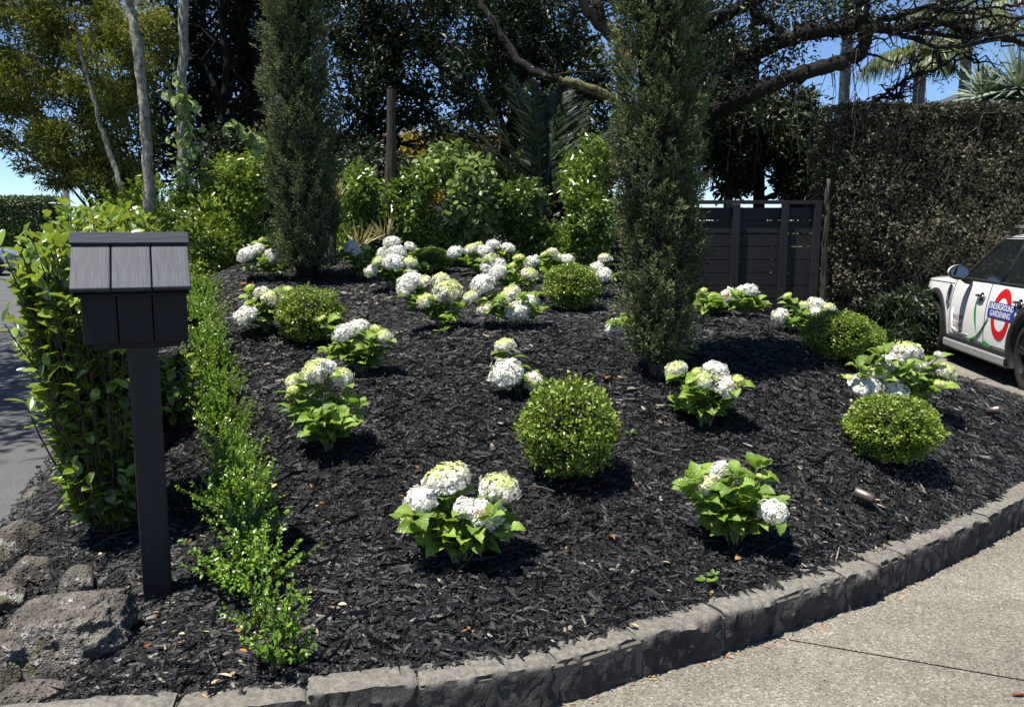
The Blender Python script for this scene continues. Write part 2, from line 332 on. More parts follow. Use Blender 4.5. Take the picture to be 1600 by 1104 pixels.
KERB = A_([(-1.9,2.16),(-1.35,2.24),(-.88,2.325),(-.30,2.46),(.15,2.60),(.45,2.77),(1.01,3.08),(1.75,3.56),(2.71,4.33),(3.45,5.03),(4.05,5.75),(4.38,6.5),(4.50,7.3),(4.50,8.2),(4.42,9.2),(4.3,10.3)])
def resample(P, step):
    P = np.asarray(P, dtype=float)
    # Catmull-Rom through the points
    Q = []
    for i in range(len(P) - 1):
        p0 = P[max(i-1, 0)]; p1 = P[i]; p2 = P[i+1]; p3 = P[min(i+2, len(P)-1)]
        for u in np.linspace(0, 1, 12, endpoint=False):
            Q.append(.5 * ((2*p1) + (-p0+p2)*u + (2*p0-5*p1+4*p2-p3)*u*u + (-p0+3*p1-3*p2+p3)*u**3))
    Q.append(P[-1]); Q = A_(Q)
    s = np.concatenate([[0], np.cumsum(np.linalg.norm(np.diff(Q, axis=0), axis=1))])
    n = max(2, int(s[-1] / step)); ss = np.linspace(0, s[-1], n)
    return np.stack([np.interp(ss, s, Q[:, k]) for k in range(P.shape[1])], 1), ss
KP, KS = resample(KERB, .02)
KT = np.gradient(KP, axis=0); KT /= np.linalg.norm(KT, axis=1)[:, None]
KN = np.stack([-KT[:, 1], KT[:, 0]], 1)               # towards the bed
KIN = KP + KN * .085
LEFT = A_([(-4.6,13.0),(-4.3,10.5),(-3.95,8.5),(-3.35,6.4),(-2.85,5.0),(-2.45,3.9),(-2.15,3.2),(-2.0,2.7),(-1.85,2.1)])
BEDP = np.vstack([LEFT, KIN[KIN[:, 0] > -1.75], [(4.2, 10.6), (2.2, 10.9), (1.6, 13.0)]])
def inside(x, y, poly=BEDP):
    r = np.zeros(np.shape(x), dtype=bool); n = len(poly); j = n - 1
    for i in range(n):
        xi, yi = poly[i]; xj, yj = poly[j]
        c = ((yi > y) != (yj > y)) & (x < (xj - xi) * (y - yi) / (yj - yi + 1e-12) + xi)
        r ^= c; j = i
    return r
# ground sheets
def sheet(name, pts, z, mat, parent=None, kind='structure'):
    m = MB(); m.add([(x, y, z) for x, y in pts], [[list(range(len(pts)))]])
    o = m.build(name, mat, parent)
    if kind and parent is None: o['kind'] = kind
    return o
sheet('ground', [(-900, -300), (900, -300), (900, 1500), (-900, 1500)], -0.004, M['grass'])
sheet('bare_soil', [(-4.2, 9.0), (12, 10.2), (14, 26), (-9, 26)], 0.0, M['soil'])
road = sheet('road', [(-15, -6), (-1.6, -6), (-1.6, 2.2), (-2.0, 2.9), (-2.5, 4.0), (-2.9, 5.2), (-3.6, 7), (-4.5, 10), (-8, 24), (-14, 60), (-26, 60), (-19, 20)], 0.004, M['asphalt'])
drv = empty('driveway'); drv['kind'] = 'structure'
j0 = A_((.98, 3.09)); jd = A_((.73, -.30)); jd = jd / np.linalg.norm(jd); jn = A_((-jd[1], jd[0])) * .005
def pl(k): p = j0 + jd * k; return tuple(p + jn), tuple(p - jn)
a0, b0 = pl(-.35); a1, b1 = pl(9.)
sheet('slab', [a0, a1, (12, 2), (12, 11.2), (4.3, 10.9), (4.35, 8), (4.3, 6.6), (3.5, 5.3), (2.6, 4.4), (1.6, 3.6)], .006, M['concrete'], drv)
sheet('slab', [(-1.58, -6), (9, -6), b1, b0, (.3, 2.9), (-.5, 2.5), (-1.58, 2.4)], .006, M['concrete'], drv)
sheet('joint_strip', [(-1.55, -5), (11, -5), (11, 5), (3, 4.8), (-1.55, 2.2)], .001, M['mortar'], drv)
# mound surface
gx = np.arange(-5.2, 5.0, .07); gy = np.arange(2.0, 13.4, .07); X, Y = np.meshgrid(gx, gy, indexing='ij')
Z = hz(X, Y); ins = inside(X, Y)
rs = np.random.default_rng(5)
Z = np.where(ins, Z - .012 + rs.normal(0, .006, Z.shape), -.12)
m = MB(); m.grid(np.stack([X, Y, Z], -1)); bed = m.build('garden_bed_ground', M['mulch_ground'], smooth=True); bed['kind'] = 'structure'
# bark chips
def chips(n, region, l0, l1, seed, wr=(.16, .42), lift=0.0, cheap=False):
    rs = np.random.default_rng(seed)
    x = rs.uniform(region[0], region[1], n); y = rs.uniform(region[2], region[3], n)
    k = (inside(x, y) | ((x < 0) & inside(x + .09, y))) & (np.abs(x) < y * .66 + .3); x, y = x[k], y[k]; n = len(x)
    z = hz(x, y); z = np.where(inside(x, y), z, np.minimum(z, .022)); e = .02
    gxn = -(hz(x + e, y) - z) / e; gyn = -(hz(x, y + e) - z) / e
    N0 = np.stack([gxn, gyn, np.ones(n)], 1); N0 /= np.linalg.norm(N0, axis=1)[:, None]
    N = N0 + rs.normal(0, .22, (n, 3)); N /= np.linalg.norm(N, axis=1)[:, None]
    a = rs.uniform(0, 2*math.pi, n); T = np.stack([np.cos(a), np.sin(a), np.zeros(n)], 1)
    T = T - (T * N).sum(1)[:, None] * N
    L = l0 + (l1 - l0) * rs.random(n) ** 2.2; W = L * rs.uniform(wr[0], wr[1], n); hgt = W * rs.uniform(.2, .6, n)
    P = np.stack([x, y, z + lift + rs.uniform(-.006, .010, n)], 1) - T / np.linalg.norm(T, axis=1)[:, None] * L[:, None] / 2
    tv = A_([(0,-.35,0),(.25,-.5,0),(1,-.22,0),(.92,.3,0),(.1,.45,0),(.12,-.12,1.),(.86,.05,.8)])
    tf = [[(1,2,6,5),(3,4,5,6)], [(0,1,5),(2,3,6),(4,0,5)]]
    if cheap: tv = A_([(0,-.4,0),(1,-.3,0),(.95,0,1.),(.05,0,.9),(.9,.4,0),(.1,.45,0)]); tf = [[(0,1,2,3),(3,2,4,5)]]
    tvn = tv.copy(); tvn[:, 2] *= .11
    m = MB(); m.scatter(P, T, N, L, W, (tvn, tf), rs.random(n))
    return m
m = chips(96000, (-3.0, 3.6, 2.0, 5.0), .012, .062, 1)
o = m.build('bark_mulch', M['mulch_chip']); tag(o, 'black shredded bark mulch covering the front of the garden mound', 'mulch', kind='stuff')
m = chips(112000, (-5.2, 4.6, 4.9, 10.5), .02, .075, 2, cheap=True)
o = m.build('bark_mulch', M['mulch_chip']); tag(o, 'black shredded bark mulch covering the rear crest of the garden mound', 'mulch', kind='stuff')
m = chips(5500, (-2.1, -.2, 2.25, 3.6), .02, .085, 3)
o = m.build('bark_mulch', M['mulch_chip']); tag(o, 'coarse loose bark shards around the foot of the letterbox post', 'mulch', kind='stuff')
m = chips(16000, (-2.4, 4.2, 2.0, 6.5), .03, .13, 4, (.04, .10), .006)
o = m.build('bark_strands', M['mulch_chip']); tag(o, 'long thin fibrous bark strands lying over the mulch', 'mulch', kind='stuff')
m = chips(60000, (-2.4, 3.6, 2.0, 4.6), .005, .016, 5, (.3, .7), .003, True)
o = m.build('bark_fines', M['mulch_chip']); tag(o, 'fine crumbs of bark between the larger mulch chips', 'mulch', kind='stuff')
# fallen leaves and pale crumbs
def litter(n, region, s0, s1, seed, mat, lo=0., hi=1.):
    rs = np.random.default_rng(seed); x = rs.uniform(region[0], region[1], n); y = rs.uniform(region[2], region[3], n)
    k = inside(x, y); x, y = x[k], y[k]; n = len(x)
    N = np.stack([rs.normal(0, .3, n), rs.normal(0, .3, n), np.ones(n)], 1); T = rnd_dir(rs, n); T[:, 2] *= .1
    L = rs.uniform(s0, s1, n); m = MB()
    m.scatter(np.stack([x, y, hz(x, y) + .012], 1), T, N, L, L * rs.uniform(.3, .6, n), OVAL, rs.uniform(lo, hi, n)); return m
o = litter(420, (-3, 4.4, 2.3, 8.5), .010, .030, 11, 0, .2, .75).build('leaf_litter', M['litter']); tag(o, 'tiny tan leaf scraps sprinkled over the black mulch', 'leaf litter', kind='stuff')
o = litter(70, (-2.2, -.8, 2.4, 4.2), .02, .05, 12, 0).build('leaf_litter', M['litter']); tag(o, 'orange and yellow fallen leaves on mulch beside the boulders and letterbox', 'leaf litter', kind='stuff')
o = litter(60, (-3.9, -2.4, 6.5, 9.5), .04, .09, 13, 0, .1, .6).build('leaf_litter', M['litter']); tag(o, 'brown fallen leaves on mulch near the back left shrubs', 'leaf litter', kind='stuff')
LV = [(.42, 3.46, .05, .2, 'rust brown curled leaf on mulch in front of the middle box ball'), (.56, 5.05, .10, .15, 'rust brown leaf lying at the left foot of the right cypress'),
      (.93, 3.35, .04, .45, 'tan curled leaf on mulch near the front stone kerb'), (-.62, 2.95, .03, .7, 'pale straw leaf left of the front centre hydrangea'),
      (.62, 3.28, .035, .8, 'cream leaf on mulch between the front hydrangeas'), (.43, 2.84, .035, .8, 'cream leaf lying just inside the stone kerb')]
for i, (x, y, L, v, lb) in enumerate(LV):
    m = MB(); rs = np.random.default_rng(i); G = []
    for a in np.linspace(0, 1, 7):
        w = .30 * math.sin(math.pi * min(1, a * .9 + .06)) ** .8; c = .12 * math.sin(a * 3)
        G.append([(a - .5, -w, c + .10), (a - .5, 0, c), (a - .5, w, c + .13)])
    m.grid(A_(G) * L, v); o = m.build('fallen_leaf', M['litter'], smooth=True); o.location = (x, y, H(x, y) + .014); o.rotation_euler = (.2, .1, rs.uniform(0, 3)); tag(o, lb, 'fallen leaf')
# ------------------------------------------------------------------ stone kerb
kerb = empty('stone_kerb', (0, 0, 0), 0, 'low curved kerb of rough grey basalt blocks holding the mulch mound', 'kerb')
def s_at_x(x):
    i = np.argmin(np.abs(KP[:400, 0] - x) if False else np.abs(KP[:, 0] - x) + (KP[:, 1] > 6) * 9); return KS[i]
cuts = [0.0] + [s_at_x(x) for x in (-.98, -.62, -.28, .16, .45, .78, 1.02, 1.36, 1.55, 1.72, 2.02, 2.36, 2.66, 2.95)]
rr = random.Random(4)
while cuts[-1] < KS[-1] - .35: cuts.append(cuts[-1] + rr.uniform(.26, .42))
PROF = A_([(.0, -.04), (0, .0), (-.002, .025), (.002, .05), (0, .075), (.002, .10), (.001, .122), (.006, .14), (.016, .152), (.035, .158), (.065, .160), (.10, .160), (.125, .157), (.14, .145), (.142, .04)])
def stone(s0, s1, seed, fine):
    n = 25 if fine else 7
    u = np.linspace(0, 1, n); u = np.concatenate([[0.0, .012], u[1:-1], [.988, 1.0]]) if fine else u
    rs_ = random.Random(seed); ht = rs_.uniform(-.007, .008); push = rs_.uniform(-.006, .008); tilt = rs_.uniform(-.008, .008)
    G = []
    for uu in u:
        s = s0 + (s1 - s0) * uu; p = A_([np.interp(s, KS, KP[:, k]) for k in (0, 1)]); nn = A_([np.interp(s, KS, KN[:, k]) for k in (0, 1)])
        e = min(uu, 1 - uu); rnd_ = .013 * max(0, 1 - e / .05)
        row = []
        for k, (o_, z_) in enumerate(PROF):
            x_, y_ = p + nn * (o_ + push * .0 - push)
            q = Vector((x_ * 7, y_ * 7, z_ * 9 + seed * 3.1)); d = noise.noise(q) * .009 + noise.noise(q * 3.1) * .010 + abs(noise.noise(q * 6.3)) * .013 + noise.noise(q * 13) * .004
            if k < 8: oo = d * 1.5 + rnd_; zz = 0
            else: oo = 0; zz = d * .6 - rnd_ * .5
            top = ht + tilt * (uu - .5) if z_ > .13 else 0
            row.append((x_ + nn[0] * oo, y_ + nn[1] * oo, z_ + zz + top))
        G.append(row)
    G = A_(G); m = MB(); m.grid(G)
    k = G.shape[1]; N = len(G)
    m.F.setdefault((k, 0), []).append(A_([list(range(k))[::-1]])); m.F[(k, 0)].append(A_([[(N-1)*k + q for q in range(k)]]))
    return m
for i in range(len(cuts) - 1):
    g = rr.uniform(.003, .007)
    mid = cuts[i]; fine = cuts[i] < s_at_x(2.95)
    o = stone(cuts[i] + g, cuts[i+1] - g, i, fine).build('stone', M['basalt'], kerb, smooth=True)
    try: o.data.set_sharp_from_angle(angle=R(50))
    except Exception: pass
G = []
for k in range(0, len(KP), 4):
    p = KP[k]; nn = KN[k]; G.append([(*(p + nn * .012), -.04), (*(p + nn * .012), .135), (*(p + nn * .028), .148), (*(p + nn * .13), .148), (*(p + nn * .13), .0)])
m = MB(); m.grid(A_(G)); m.build('mortar', M['mortar'], kerb)
# debris swept against the foot of the kerb
rs = np.random.default_rng(31); n = 520; s_ = rs.uniform(0, KS[-1] * .8, n); o_ = -np.abs(rs.normal(0, .018, n)) - .006; far = rs.random(n) < .10; o_ = np.where(far, -rs.uniform(.05, 1.2, n), o_)
px_ = np.interp(s_, KS, KP[:, 0]) + np.interp(s_, KS, KN[:, 0]) * o_; py_ = np.interp(s_, KS, KP[:, 1]) + np.interp(s_, KS, KN[:, 1]) * o_
m = MB(); L = rs.uniform(.006, .022, n); T = rnd_dir(rs, n); T[:, 2] *= .15; m.scatter(np.stack([px_, py_, np.full(n, .011)], 1), T, np.stack([rs.normal(0, .3, n), rs.normal(0, .3, n), np.ones(n)], 1), L, L * .4, OVAL, rs.uniform(0, .75, n))
o = m.build('leaf_litter', M['litter']); tag(o, 'dry leaf crumbs gathered along the foot of the stone kerb', 'leaf litter', kind='stuff')
for x_, y_, L_, rz_, lab_ in ((1.70, 2.66, .055, .1, 'rust red curled leaf on the concrete driveway at the lower right'), (1.72, 3.33, .018, 1.0, 'small orange leaf on the driveway below the kerb bend')):
    m = MB(); G = [[((a - .5), -.16 * math.sin(math.pi * min(1, a + .03)), .10 + .1 * math.sin(a * 3)), ((a - .5), 0, .04), ((a - .5), .16 * math.sin(math.pi * min(1, a + .03)), .14)] for a in np.linspace(0, 1, 7)]
    m.grid(A_(G) * L_, .03); o = m.build('fallen_leaf', M['litter'], smooth=True); o.location = (x_, y_, .008); o.rotation_euler = (0, 0, rz_); tag(o, lab_, 'fallen leaf')
# ------------------------------------------------------------------ boulders
def boulder(loc, size, rz, seed, label, sub=5):
    rc = random.Random(seed); CUTS = [tuple(Vector((rc.uniform(-1, 1), rc.uniform(-1, 1), rc.uniform(-.3, 1))).normalized()) + (rc.uniform(.55, .8),) for _ in range(9)] + [(0.1, -.2, .97, .62)]
    bm = __import__('bmesh'); b = bm.new(); bm.ops.create_icosphere(b, subdivisions=sub, radius=1)
    for v in b.verts:
        p = v.co.copy(); q = p * 1.25 + Vector((seed * 7.3, seed, 0))
        r = 1 + .30 * noise.noise(q) + .16 * noise.noise(q * 2.3) + .07 * noise.noise(q * 5.1) + .035 * noise.noise(q * 11) + .022 * noise.noise(q * 24) - .05 * max(0, noise.noise(q * 9 + Vector((5, 5, 5))) - .25)
        c = noise.cell(q * 2.1); r += .05 * (c - .5)
        p = p * r
        for nx, ny, nz, dd in CUTS:
            nn_ = Vector((nx, ny, nz)); e_ = p.dot(nn_) - dd
            if e_ > 0: p -= nn_ * e_ * .85
        v.co = Vector((p.x * size[0], p.y * size[1], p.z * size[2]))
    me = bpy.data.meshes.new('boulder'); b.to_mesh(me); b.free(); me.materials.append(M['rock'])
    for p in me.polygons: p.use_smooth = True
    o = link_mesh('boulder', me); o.location = loc; o.rotation_euler = (0, 0, rz)
    tag(o, label, 'boulder', 'volcanic boulders edging the bed'); return o
boulder((-1.62, 2.85, 0.11), (0.26, 0.21, 0.23), -0.25, 1, 'largest brown volcanic boulder with white lichen at lower left', 6)
boulder((-1.74, 2.73, 0.09), (0.13, 0.12, 0.17), 0.5, 2, 'lichen topped rock left of the largest boulder at the picture edge', 5)
boulder((-1.51, 2.56, 0.03), (0.22, 0.08, 0.1), 0.1, 3, 'low flat rock slab below the largest boulder at the bottom edge', 4)
boulder((-2.06, 3.50, 0.06), (0.12, 0.11, 0.14), 0.9, 4, 'pitted rock just above the largest boulder beside the road', 5)
boulder((-2.37, 3.87, 0.06), (0.08, 0.2, 0.15), -0.35, 5, 'long slanting boulder on the road edge behind the pitted rock', 5)
boulder((-2.10, 3.33, 0.05), (0.12, 0.14, 0.1), 0.2, 6, 'dark small rock touching the asphalt at the left edge', 4)
boulder((-1.79, 3.34, 0.1), (0.09, 0.07, 0.11), 0.3, 8, 'small rock with a pale chip on top between boulder and mulch', 4)
boulder((-2.78, 4.78, 0.02), (0.07, 0.12, 0.07), 0.2, 7, 'furthest small rock at the asphalt edge under the leafy hedge', 4)
# ------------------------------------------------------------------ letterbox
LB = empty('letterbox', (-1.445, 3.19, H(-1.44, 3.19) - .02), R(22), 'charcoal timber letterbox with pitched board roof on a square post', 'letterbox')
lz = LB.location.z
def lb(zabs): return zabs - lz
def bevel_box(name, c, d, mat, parent, rx=0.0, bev=.003):
    m = MB(); m.box((0, 0, 0), d); o = m.build(name, mat, parent); o.location = c; o.rotation_euler = (rx, 0, 0)
    b = o.modifiers.new('b', 'BEVEL'); b.width = bev; b.segments = 2; b.limit_method = 'ANGLE'; return o
bevel_box('post', (.045, .0, lb(1.125) / 2 - .03), (.105, .105, lb(1.125) + .06), M['post_wood'], LB, bev=.004)
bx0, bx1, by0, by1, bz0, bz1 = -.150, .208, -.10, .20, 1.14, 1.35
cx = (bx0 + bx1) / 2
bevel_box('floor_board', (cx, .06, lb(1.128)), (.30, .26, .022), M['box_wood'], LB)
w3 = (bx1 - bx0) / 3
for k in range(3): bevel_box('front_board', (bx0 + w3 * (k + .5), by0 + .009, lb(1.24)), (w3 - .004, .018, .20), M['box_wood'], LB)
for k in range(3): bevel_box('back_board', (bx0 + w3 * (k + .5), by1 + .009, lb(1.24)), (w3 - .004, .018, .20), M['box_wood'], LB)
for xx, nm in ((bx0 + .009, 'side_panel'), (bx1 - .009, 'door')):
    m = MB(); ym = (by0 + by1) / 2 + .009
    pr = [(by0 + .021, lb(1.14)), (by1 - .003, lb(1.14)), (by1 - .003, lb(1.355)), (ym, lb(1.475)), (by0 + .021, lb(1.355))]
    V = [(xx - .009, a, b) for a, b in pr] + [(xx + .009, a, b) for a, b in pr]
    m.add(V, [[(0,1,2,3,4)], [(9,8,7,6,5)], [(i, (i+1) % 5 , (i+1) % 5 + 5, i + 5) for i in range(5)]]); dr = m.build(nm, M['box_wood'], LB)
    if nm == 'door':
        m = MB(); m.tube([(bx1, .03, lb(1.195)), (bx1 + .018, .03, lb(1.195)), (bx1 + .02, .03, lb(1.195)), (bx1 + .036, .03, lb(1.195)), (bx1 + .042, .03, lb(1.195))], [.006, .006, .016, .017, .010], 12)
        m.build('knob', M['knob'], dr, smooth=True)
rx0, rx1 = -.180, .228; ridge = (.058, 1.507); eave = (-.130, 1.338)
rw = (rx1 - rx0) / 3; sl = math.hypot(ridge[0] - eave[0], ridge[1] - eave[1]); ang = math.atan2(ridge[1] - eave[1], ridge[0] - eave[0])
for k in range(3): bevel_box('roof_board', (rx0 + rw * (k + .5), (ridge[0] + eave[0]) / 2, lb((ridge[1] + eave[1]) / 2)), (rw - .0045, sl, .02), M['roof_wood'], LB, rx=ang, bev=.005 if k != 1 else .003)
bevel_box('roof_lining', ((rx0 + rx1) / 2, (ridge[0] + eave[0]) / 2 + .012, lb((ridge[1] + eave[1]) / 2 - .015)), (rx1 - rx0 - .02, sl + .02, .008), M['box_wood'], LB, rx=ang)
ye = 2 * ridge[0] - eave[0]
for k in range(3): bevel_box('roof_board', (rx0 + rw * (k + .5), (ridge[0] + ye) / 2, lb((ridge[1] + eave[1]) / 2)), (rw - .0045, sl, .02), M['roof_wood'], LB, rx=-ang)
bevel_box('ridge_board', ((rx0 + rx1) / 2, ridge[0] - .018, lb(1.520)), (rx1 - rx0 + .004, .02, .046), M['ridge_wood'], LB, rx=R(-24))
bevel_box('ridge_board', ((rx0 + rx1) / 2, ridge[0] + .018, lb(1.520)), (rx1 - rx0 + .004, .02, .046), M['ridge_wood'], LB, rx=R(24))
# ------------------------------------------------------------------ bed spotlights
def spot(x, y, rz, label):
    r = empty('garden_spotlight', (x, y, H(x, y) + .03), rz, label, 'garden light', 'brushed metal garden spotlights')
    m = MB(); a = R(-18); d = A_((math.cos(a), 0, math.sin(a))); c = A_((0, 0, .03))
    m.tube([c - d * .045, c - d * .044, c + d * .04, c + d * .045], [.024, .027, .027, .026], 16); m.build('lamp_body', M['lamp_metal'], r, smooth=True)
    m = MB(); m.tube([c + d * .046, c + d * .049], [.023, .021], 16); m.build('lens', M['lamp_glass'], r)
    m = MB(); m.tube([c - d * .01, (0.01, 0, -.02), (.01, 0, -.06)], [.006, .005, .004], 6); m.build('spike', M['knob'], r)
    m = MB(); m.tube([(.045, .0, .0), (.06, .02, -.01), (.10, .01, -.018), (.12, -.02, -.02)], .0025, 5); m.build('cable', M['lamp_metal'], r)
spot(1.68, 3.93, R(-25), 'small bronze cylinder garden spotlight lying near the front right kerb')
spot(3.22, 5.57, R(120), 'small brown garden spotlight near the far right tip of the bed')
# twigs
for i, (x, y, rz, L, lb_) in enumerate([(1.38, 4.98, .3, .22, 'straight grey twig lying right of the cypress shadow'), (.12, 3.86, -.45, .17, 'thin curved twig in front of the middle box ball'), (-.60, 2.62, 1.1, .09, 'pale split twig beside the front box seedling')]):
    m = MB(); q = np.linspace(-.5, .5, 6); m.tube(np.stack([q * L, .04 * L * np.sin(q * 5), .01 * np.cos(q * 4)], 1), .004, 5)
    o = m.build('twig', M['bark_mid']); o.location = (x, y, H(x, y) + .018); o.rotation_euler = (0, 0, rz); tag(o, lb_, 'twig')
# weeds
def weed(x, y, s, seed, label):
    rs = np.random.default_rng(seed); n = 7; a = rs.uniform(0, 6.28, n); T = np.stack([np.cos(a), np.sin(a), rs.uniform(.1, .7, n)], 1)
    m = MB(); m.scatter(T * s * .25, T, np.stack([-T[:,0]*.4, -T[:,1]*.4, np.ones(n)], 1), s * rs.uniform(.7, 1.1, n), s * .55, OVAL, rs.random(n))
    o = m.build('weed_seedling', M['weed']); o.location = (x, y, H(x, y) + .01); tag(o, label, 'weed')
for q in [(0.76, 3.17, 0.045, 1, 'little green weed near the front kerb'), (-0.5, 6.23, 0.09, 2, 'pale green seedling at the foot of the wide cream hydrangea'), (0.8, 3.22, 0.03, 3, 'second small weed near the front kerb'), (0.63, 4.45, 0.03, 4, 'tiny seedling right of the middle box ball')]: weed(*q)
# ------------------------------------------------------------------ hydrangeas
def head_mesh(kind, seed):
    rs = np.random.default_rng(seed); n = {'w': 210, 'c': 220, 'g': 80}[kind]
    i = np.arange(n) + .5; ph = np.arccos(1 - 1.42 * i / n); th = math.pi * (1 + 5 ** .5) * i + rs.normal(0, .15, n)
    D = np.stack([np.cos(th) * np.sin(ph), np.sin(th) * np.sin(ph), np.cos(ph)], 1) + rs.normal(0, .05, (n, 3))
    lump = 1 + .10 * np.sin(D[:, 0] * 5 + seed) * np.cos(D[:, 1] * 6 + seed * 2)
    rad = rs.uniform(.84, 1.03, n) * lump; sq = A_([1, 1, .74 if kind != 'g' else .55])
    C = D * rad[:, None] * sq
    N = D + rs.normal(0, .25, (n, 3)); N /= np.linalg.norm(N, axis=1)[:, None]
    if kind == 'w': base = np.clip(rs.normal(.10, .09, n) + .12 * (D[:, 0] * math.sin(seed) > .3), .07, .45); base = np.where((rs.random(n) < (.16 if seed % 10 == 2 else .02)) & (D[:, 2] > .2), -.2, base)
    elif kind == 'c': base = np.clip(.72 * np.clip((D[:, 2] - .15) / .7, 0, 1) + rs.normal(.06, .10, n), 0, .9)
    else: base = np.clip(rs.normal(.82, .12, n), .4, 1)
    fs = (.205 if kind == 'w' else .18 - .06 * np.clip((D[:, 2] - .3), 0, 1)) * rs.uniform(.85, 1.15, n) if kind != 'g' else np.full(n, .20)
    a0 = rs.uniform(0, 6.28, n); R0 = np.cross(N, rnd_dir(rs, n)); R0 /= np.linalg.norm(R0, axis=1)[:, None]; R1 = np.cross(N, R0)
    pet = (A_([(.06,0,0),(.5,-.42,.10),(1.0,-.22,.0),(1.0,.22,.0),(.5,.42,.10)]), [[(0,1,2,3,4)]])
    m = MB()
    for k in range(4):
        a = a0 * 0 + k * math.pi / 2
        T = np.cos(a)[:, None] * R0 + np.sin(a)[:, None] * R1 + N * rs.uniform(-.15, .35, n)[:, None]
        m.scatter(C, T, N + rs.normal(0, .12, (n, 3)), fs, fs * 1.05, pet, base + rs.uniform(-.03, .03, n))
    # inner shell added so the gaps between petals stay pale, not shadowed
    u = np.linspace(0, math.pi * .75, 7); v = np.arange(10) * 2 * math.pi / 10
    G = A_([[(math.sin(a) * math.cos(b) * .85, math.sin(a) * math.sin(b) * .85, math.cos(a) * .85 * sq[2]) for b in v] for a in u])
    m.grid(G, {'w': .14, 'c': .3, 'g': .85}[kind], closed=True)
    return m.mesh('flower_head', M['petal'])
HM = {k: [head_mesh(k, s + 10 * i) for s in (1, 2, 3)] for i, k in enumerate('wcg')}
def hleaf_mesh(seed):
    rs = random.Random(seed); n = 9; bend = rs.uniform(.5, 1.1); fold = rs.uniform(.15, .4); tw = rs.uniform(-.3, .3)
    m = MB(); G = []
    ang = .35; x = 0; z = 0
    for i in range(n + 1):
        u = i / n; w = .37 * math.sin(math.pi * min(1, u ** .85)) ** .85 * (1 - .25 * u)
        w *= 1 + (.06 if i % 2 else -.05)
        if i in (0,): w = .015
        if i == n: w = .004
        ca, sa = math.cos(tw * u), math.sin(tw * u)
        row = []
        for s_, lift in ((-1, .0), (-.55, .0), (0, -.0), (.55, .0), (1, .0)):
            yy = w * s_; zz = fold * abs(yy) + .025 * math.sin(u * 22 + s_) * abs(s_)
            row.append((x, yy * ca - zz * sa, z + yy * sa + zz * ca))
        G.append(row)
        x += math.cos(ang) / n; z += math.sin(ang) / n; ang -= bend / n * 1.5
    m.grid(A_(G))
    m.tube([(-.22, 0, -.10), (-.1, 0, -.03), (.02, 0, 0)], [.016, .014, .010], 4)
    return m.mesh('leaf', M['hyd_leaf'], smooth=True)
HL = [hleaf_mesh(s) for s in range(5)]
def frame(T, N):
    T = T.normalized(); N = (N - T * N.dot(T)).normalized(); B = N.cross(T)
    return Matrix(((T.x, B.x, N.x), (T.y, B.y, N.y), (T.z, B.z, N.z)))
def put_leaf(par, p, T, N, L, rs):
    o = bpy.data.objects.new('leaf', HL[rs.randrange(5)]); COL.objects.link(o); o.parent = par
    F = frame(T, N).to_4x4(); o.matrix_basis = Matrix.Translation(p) @ F @ Matrix.Diagonal((L, L * rs.uniform(.85, 1.15), L, 1))
def hydrangea(x, y, heads, extra, label, seed, near, ls=1.0):
    """heads: (dx, dy, dz, diameter, kind); extra: leafy shoots (dx, dy, dz)"""
    rs = random.Random(seed); z0 = H(x, y)
    r = empty('hydrangea', (x, y, z0 - .01), 0, label, 'hydrangea', 'white hydrangeas planted over the mulch mound')
    shoots = [(Vector(h[:3]), h[3], h[4]) for h in heads] + [(Vector(e), 0, None) for e in extra]
    for tip, dia, kd in shoots:
        base = Vector((rs.uniform(-.03, .03), rs.uniform(-.03, .03), 0))
        top = tip - Vector((0, 0, dia * .22)) if kd else tip
        top.z = max(top.z, .04)
        mid = base.lerp(top, .5) + Vector((-(top.x) * .18, -(top.y) * .18, .04))
        pts = [base.lerp(mid, t_).lerp(mid.lerp(top, t_), t_) for t_ in (0, .2, .4, .6, .8, 1)]
        m = MB(); m.tube([tuple(p) for p in pts], [.005, .0048, .0045, .004, .0035, .003], 5); m.build('stem', M['hyd_stem'], r)
        axis = (top - mid).normalized()
        out = Vector((tip.x, tip.y, 0)); out = out.normalized() if out.length > .02 else Vector((0, -1, 0))
        if kd:
            o = bpy.data.objects.new('flower_head', HM[kd][rs.randrange(3)]); COL.objects.link(o); o.parent = r
            up = (Vector((0, 0, 1)) + out * rs.uniform(.15, .55) + Vector((-.1, -.30, 0)))
            if tip.z < .12: up = up + Vector((0, -.7, 0))
            q = up.to_track_quat('Z', 'Y').to_matrix().to_4x4()
            o.matrix_basis = Matrix.Translation(tip) @ q @ Matrix.Rotation(rs.uniform(0, 6.28), 4, 'Z') @ Matrix.Scale(dia / 2, 4)
        a = rs.uniform(0, 3.14)
        levels = [.30, .46, .62, .78, .93] if near else [.45, .62, .78, .93]
        if not kd: levels = levels + [1.0]
        for li, lv in enumerate(levels):
            k = min(4, int(lv * 5)); p = pts[k].lerp(pts[min(5, k + 1)], lv * 5 - k)
            a += math.pi / 2 + rs.uniform(-.3, .3)
            nl = 3 if (li == len(levels) - 1 and not kd) else 2
            for s_ in range(nl):
                aa = a + s_ * 2 * math.pi / nl + rs.uniform(-.25, .25)
                d = Vector((math.cos(aa), math.sin(aa), rs.uniform(.0, .45)))
                if not kd and li >= len(levels) - 2: d.z += .55
                d = (d + out * .35).normalized()
                L = rs.uniform(.068, .105) * ls * (1 if li < len(levels) - 1 or kd else .72)
                if p.z < .06: d.z = abs(d.z) + .2
                N = Vector((0, 0, 1)) + Vector((rs.gauss(0, .25), rs.gauss(0, .25) - .25, 0))
                put_leaf(r, p + d * .02, d, N, L, rs)
    return r
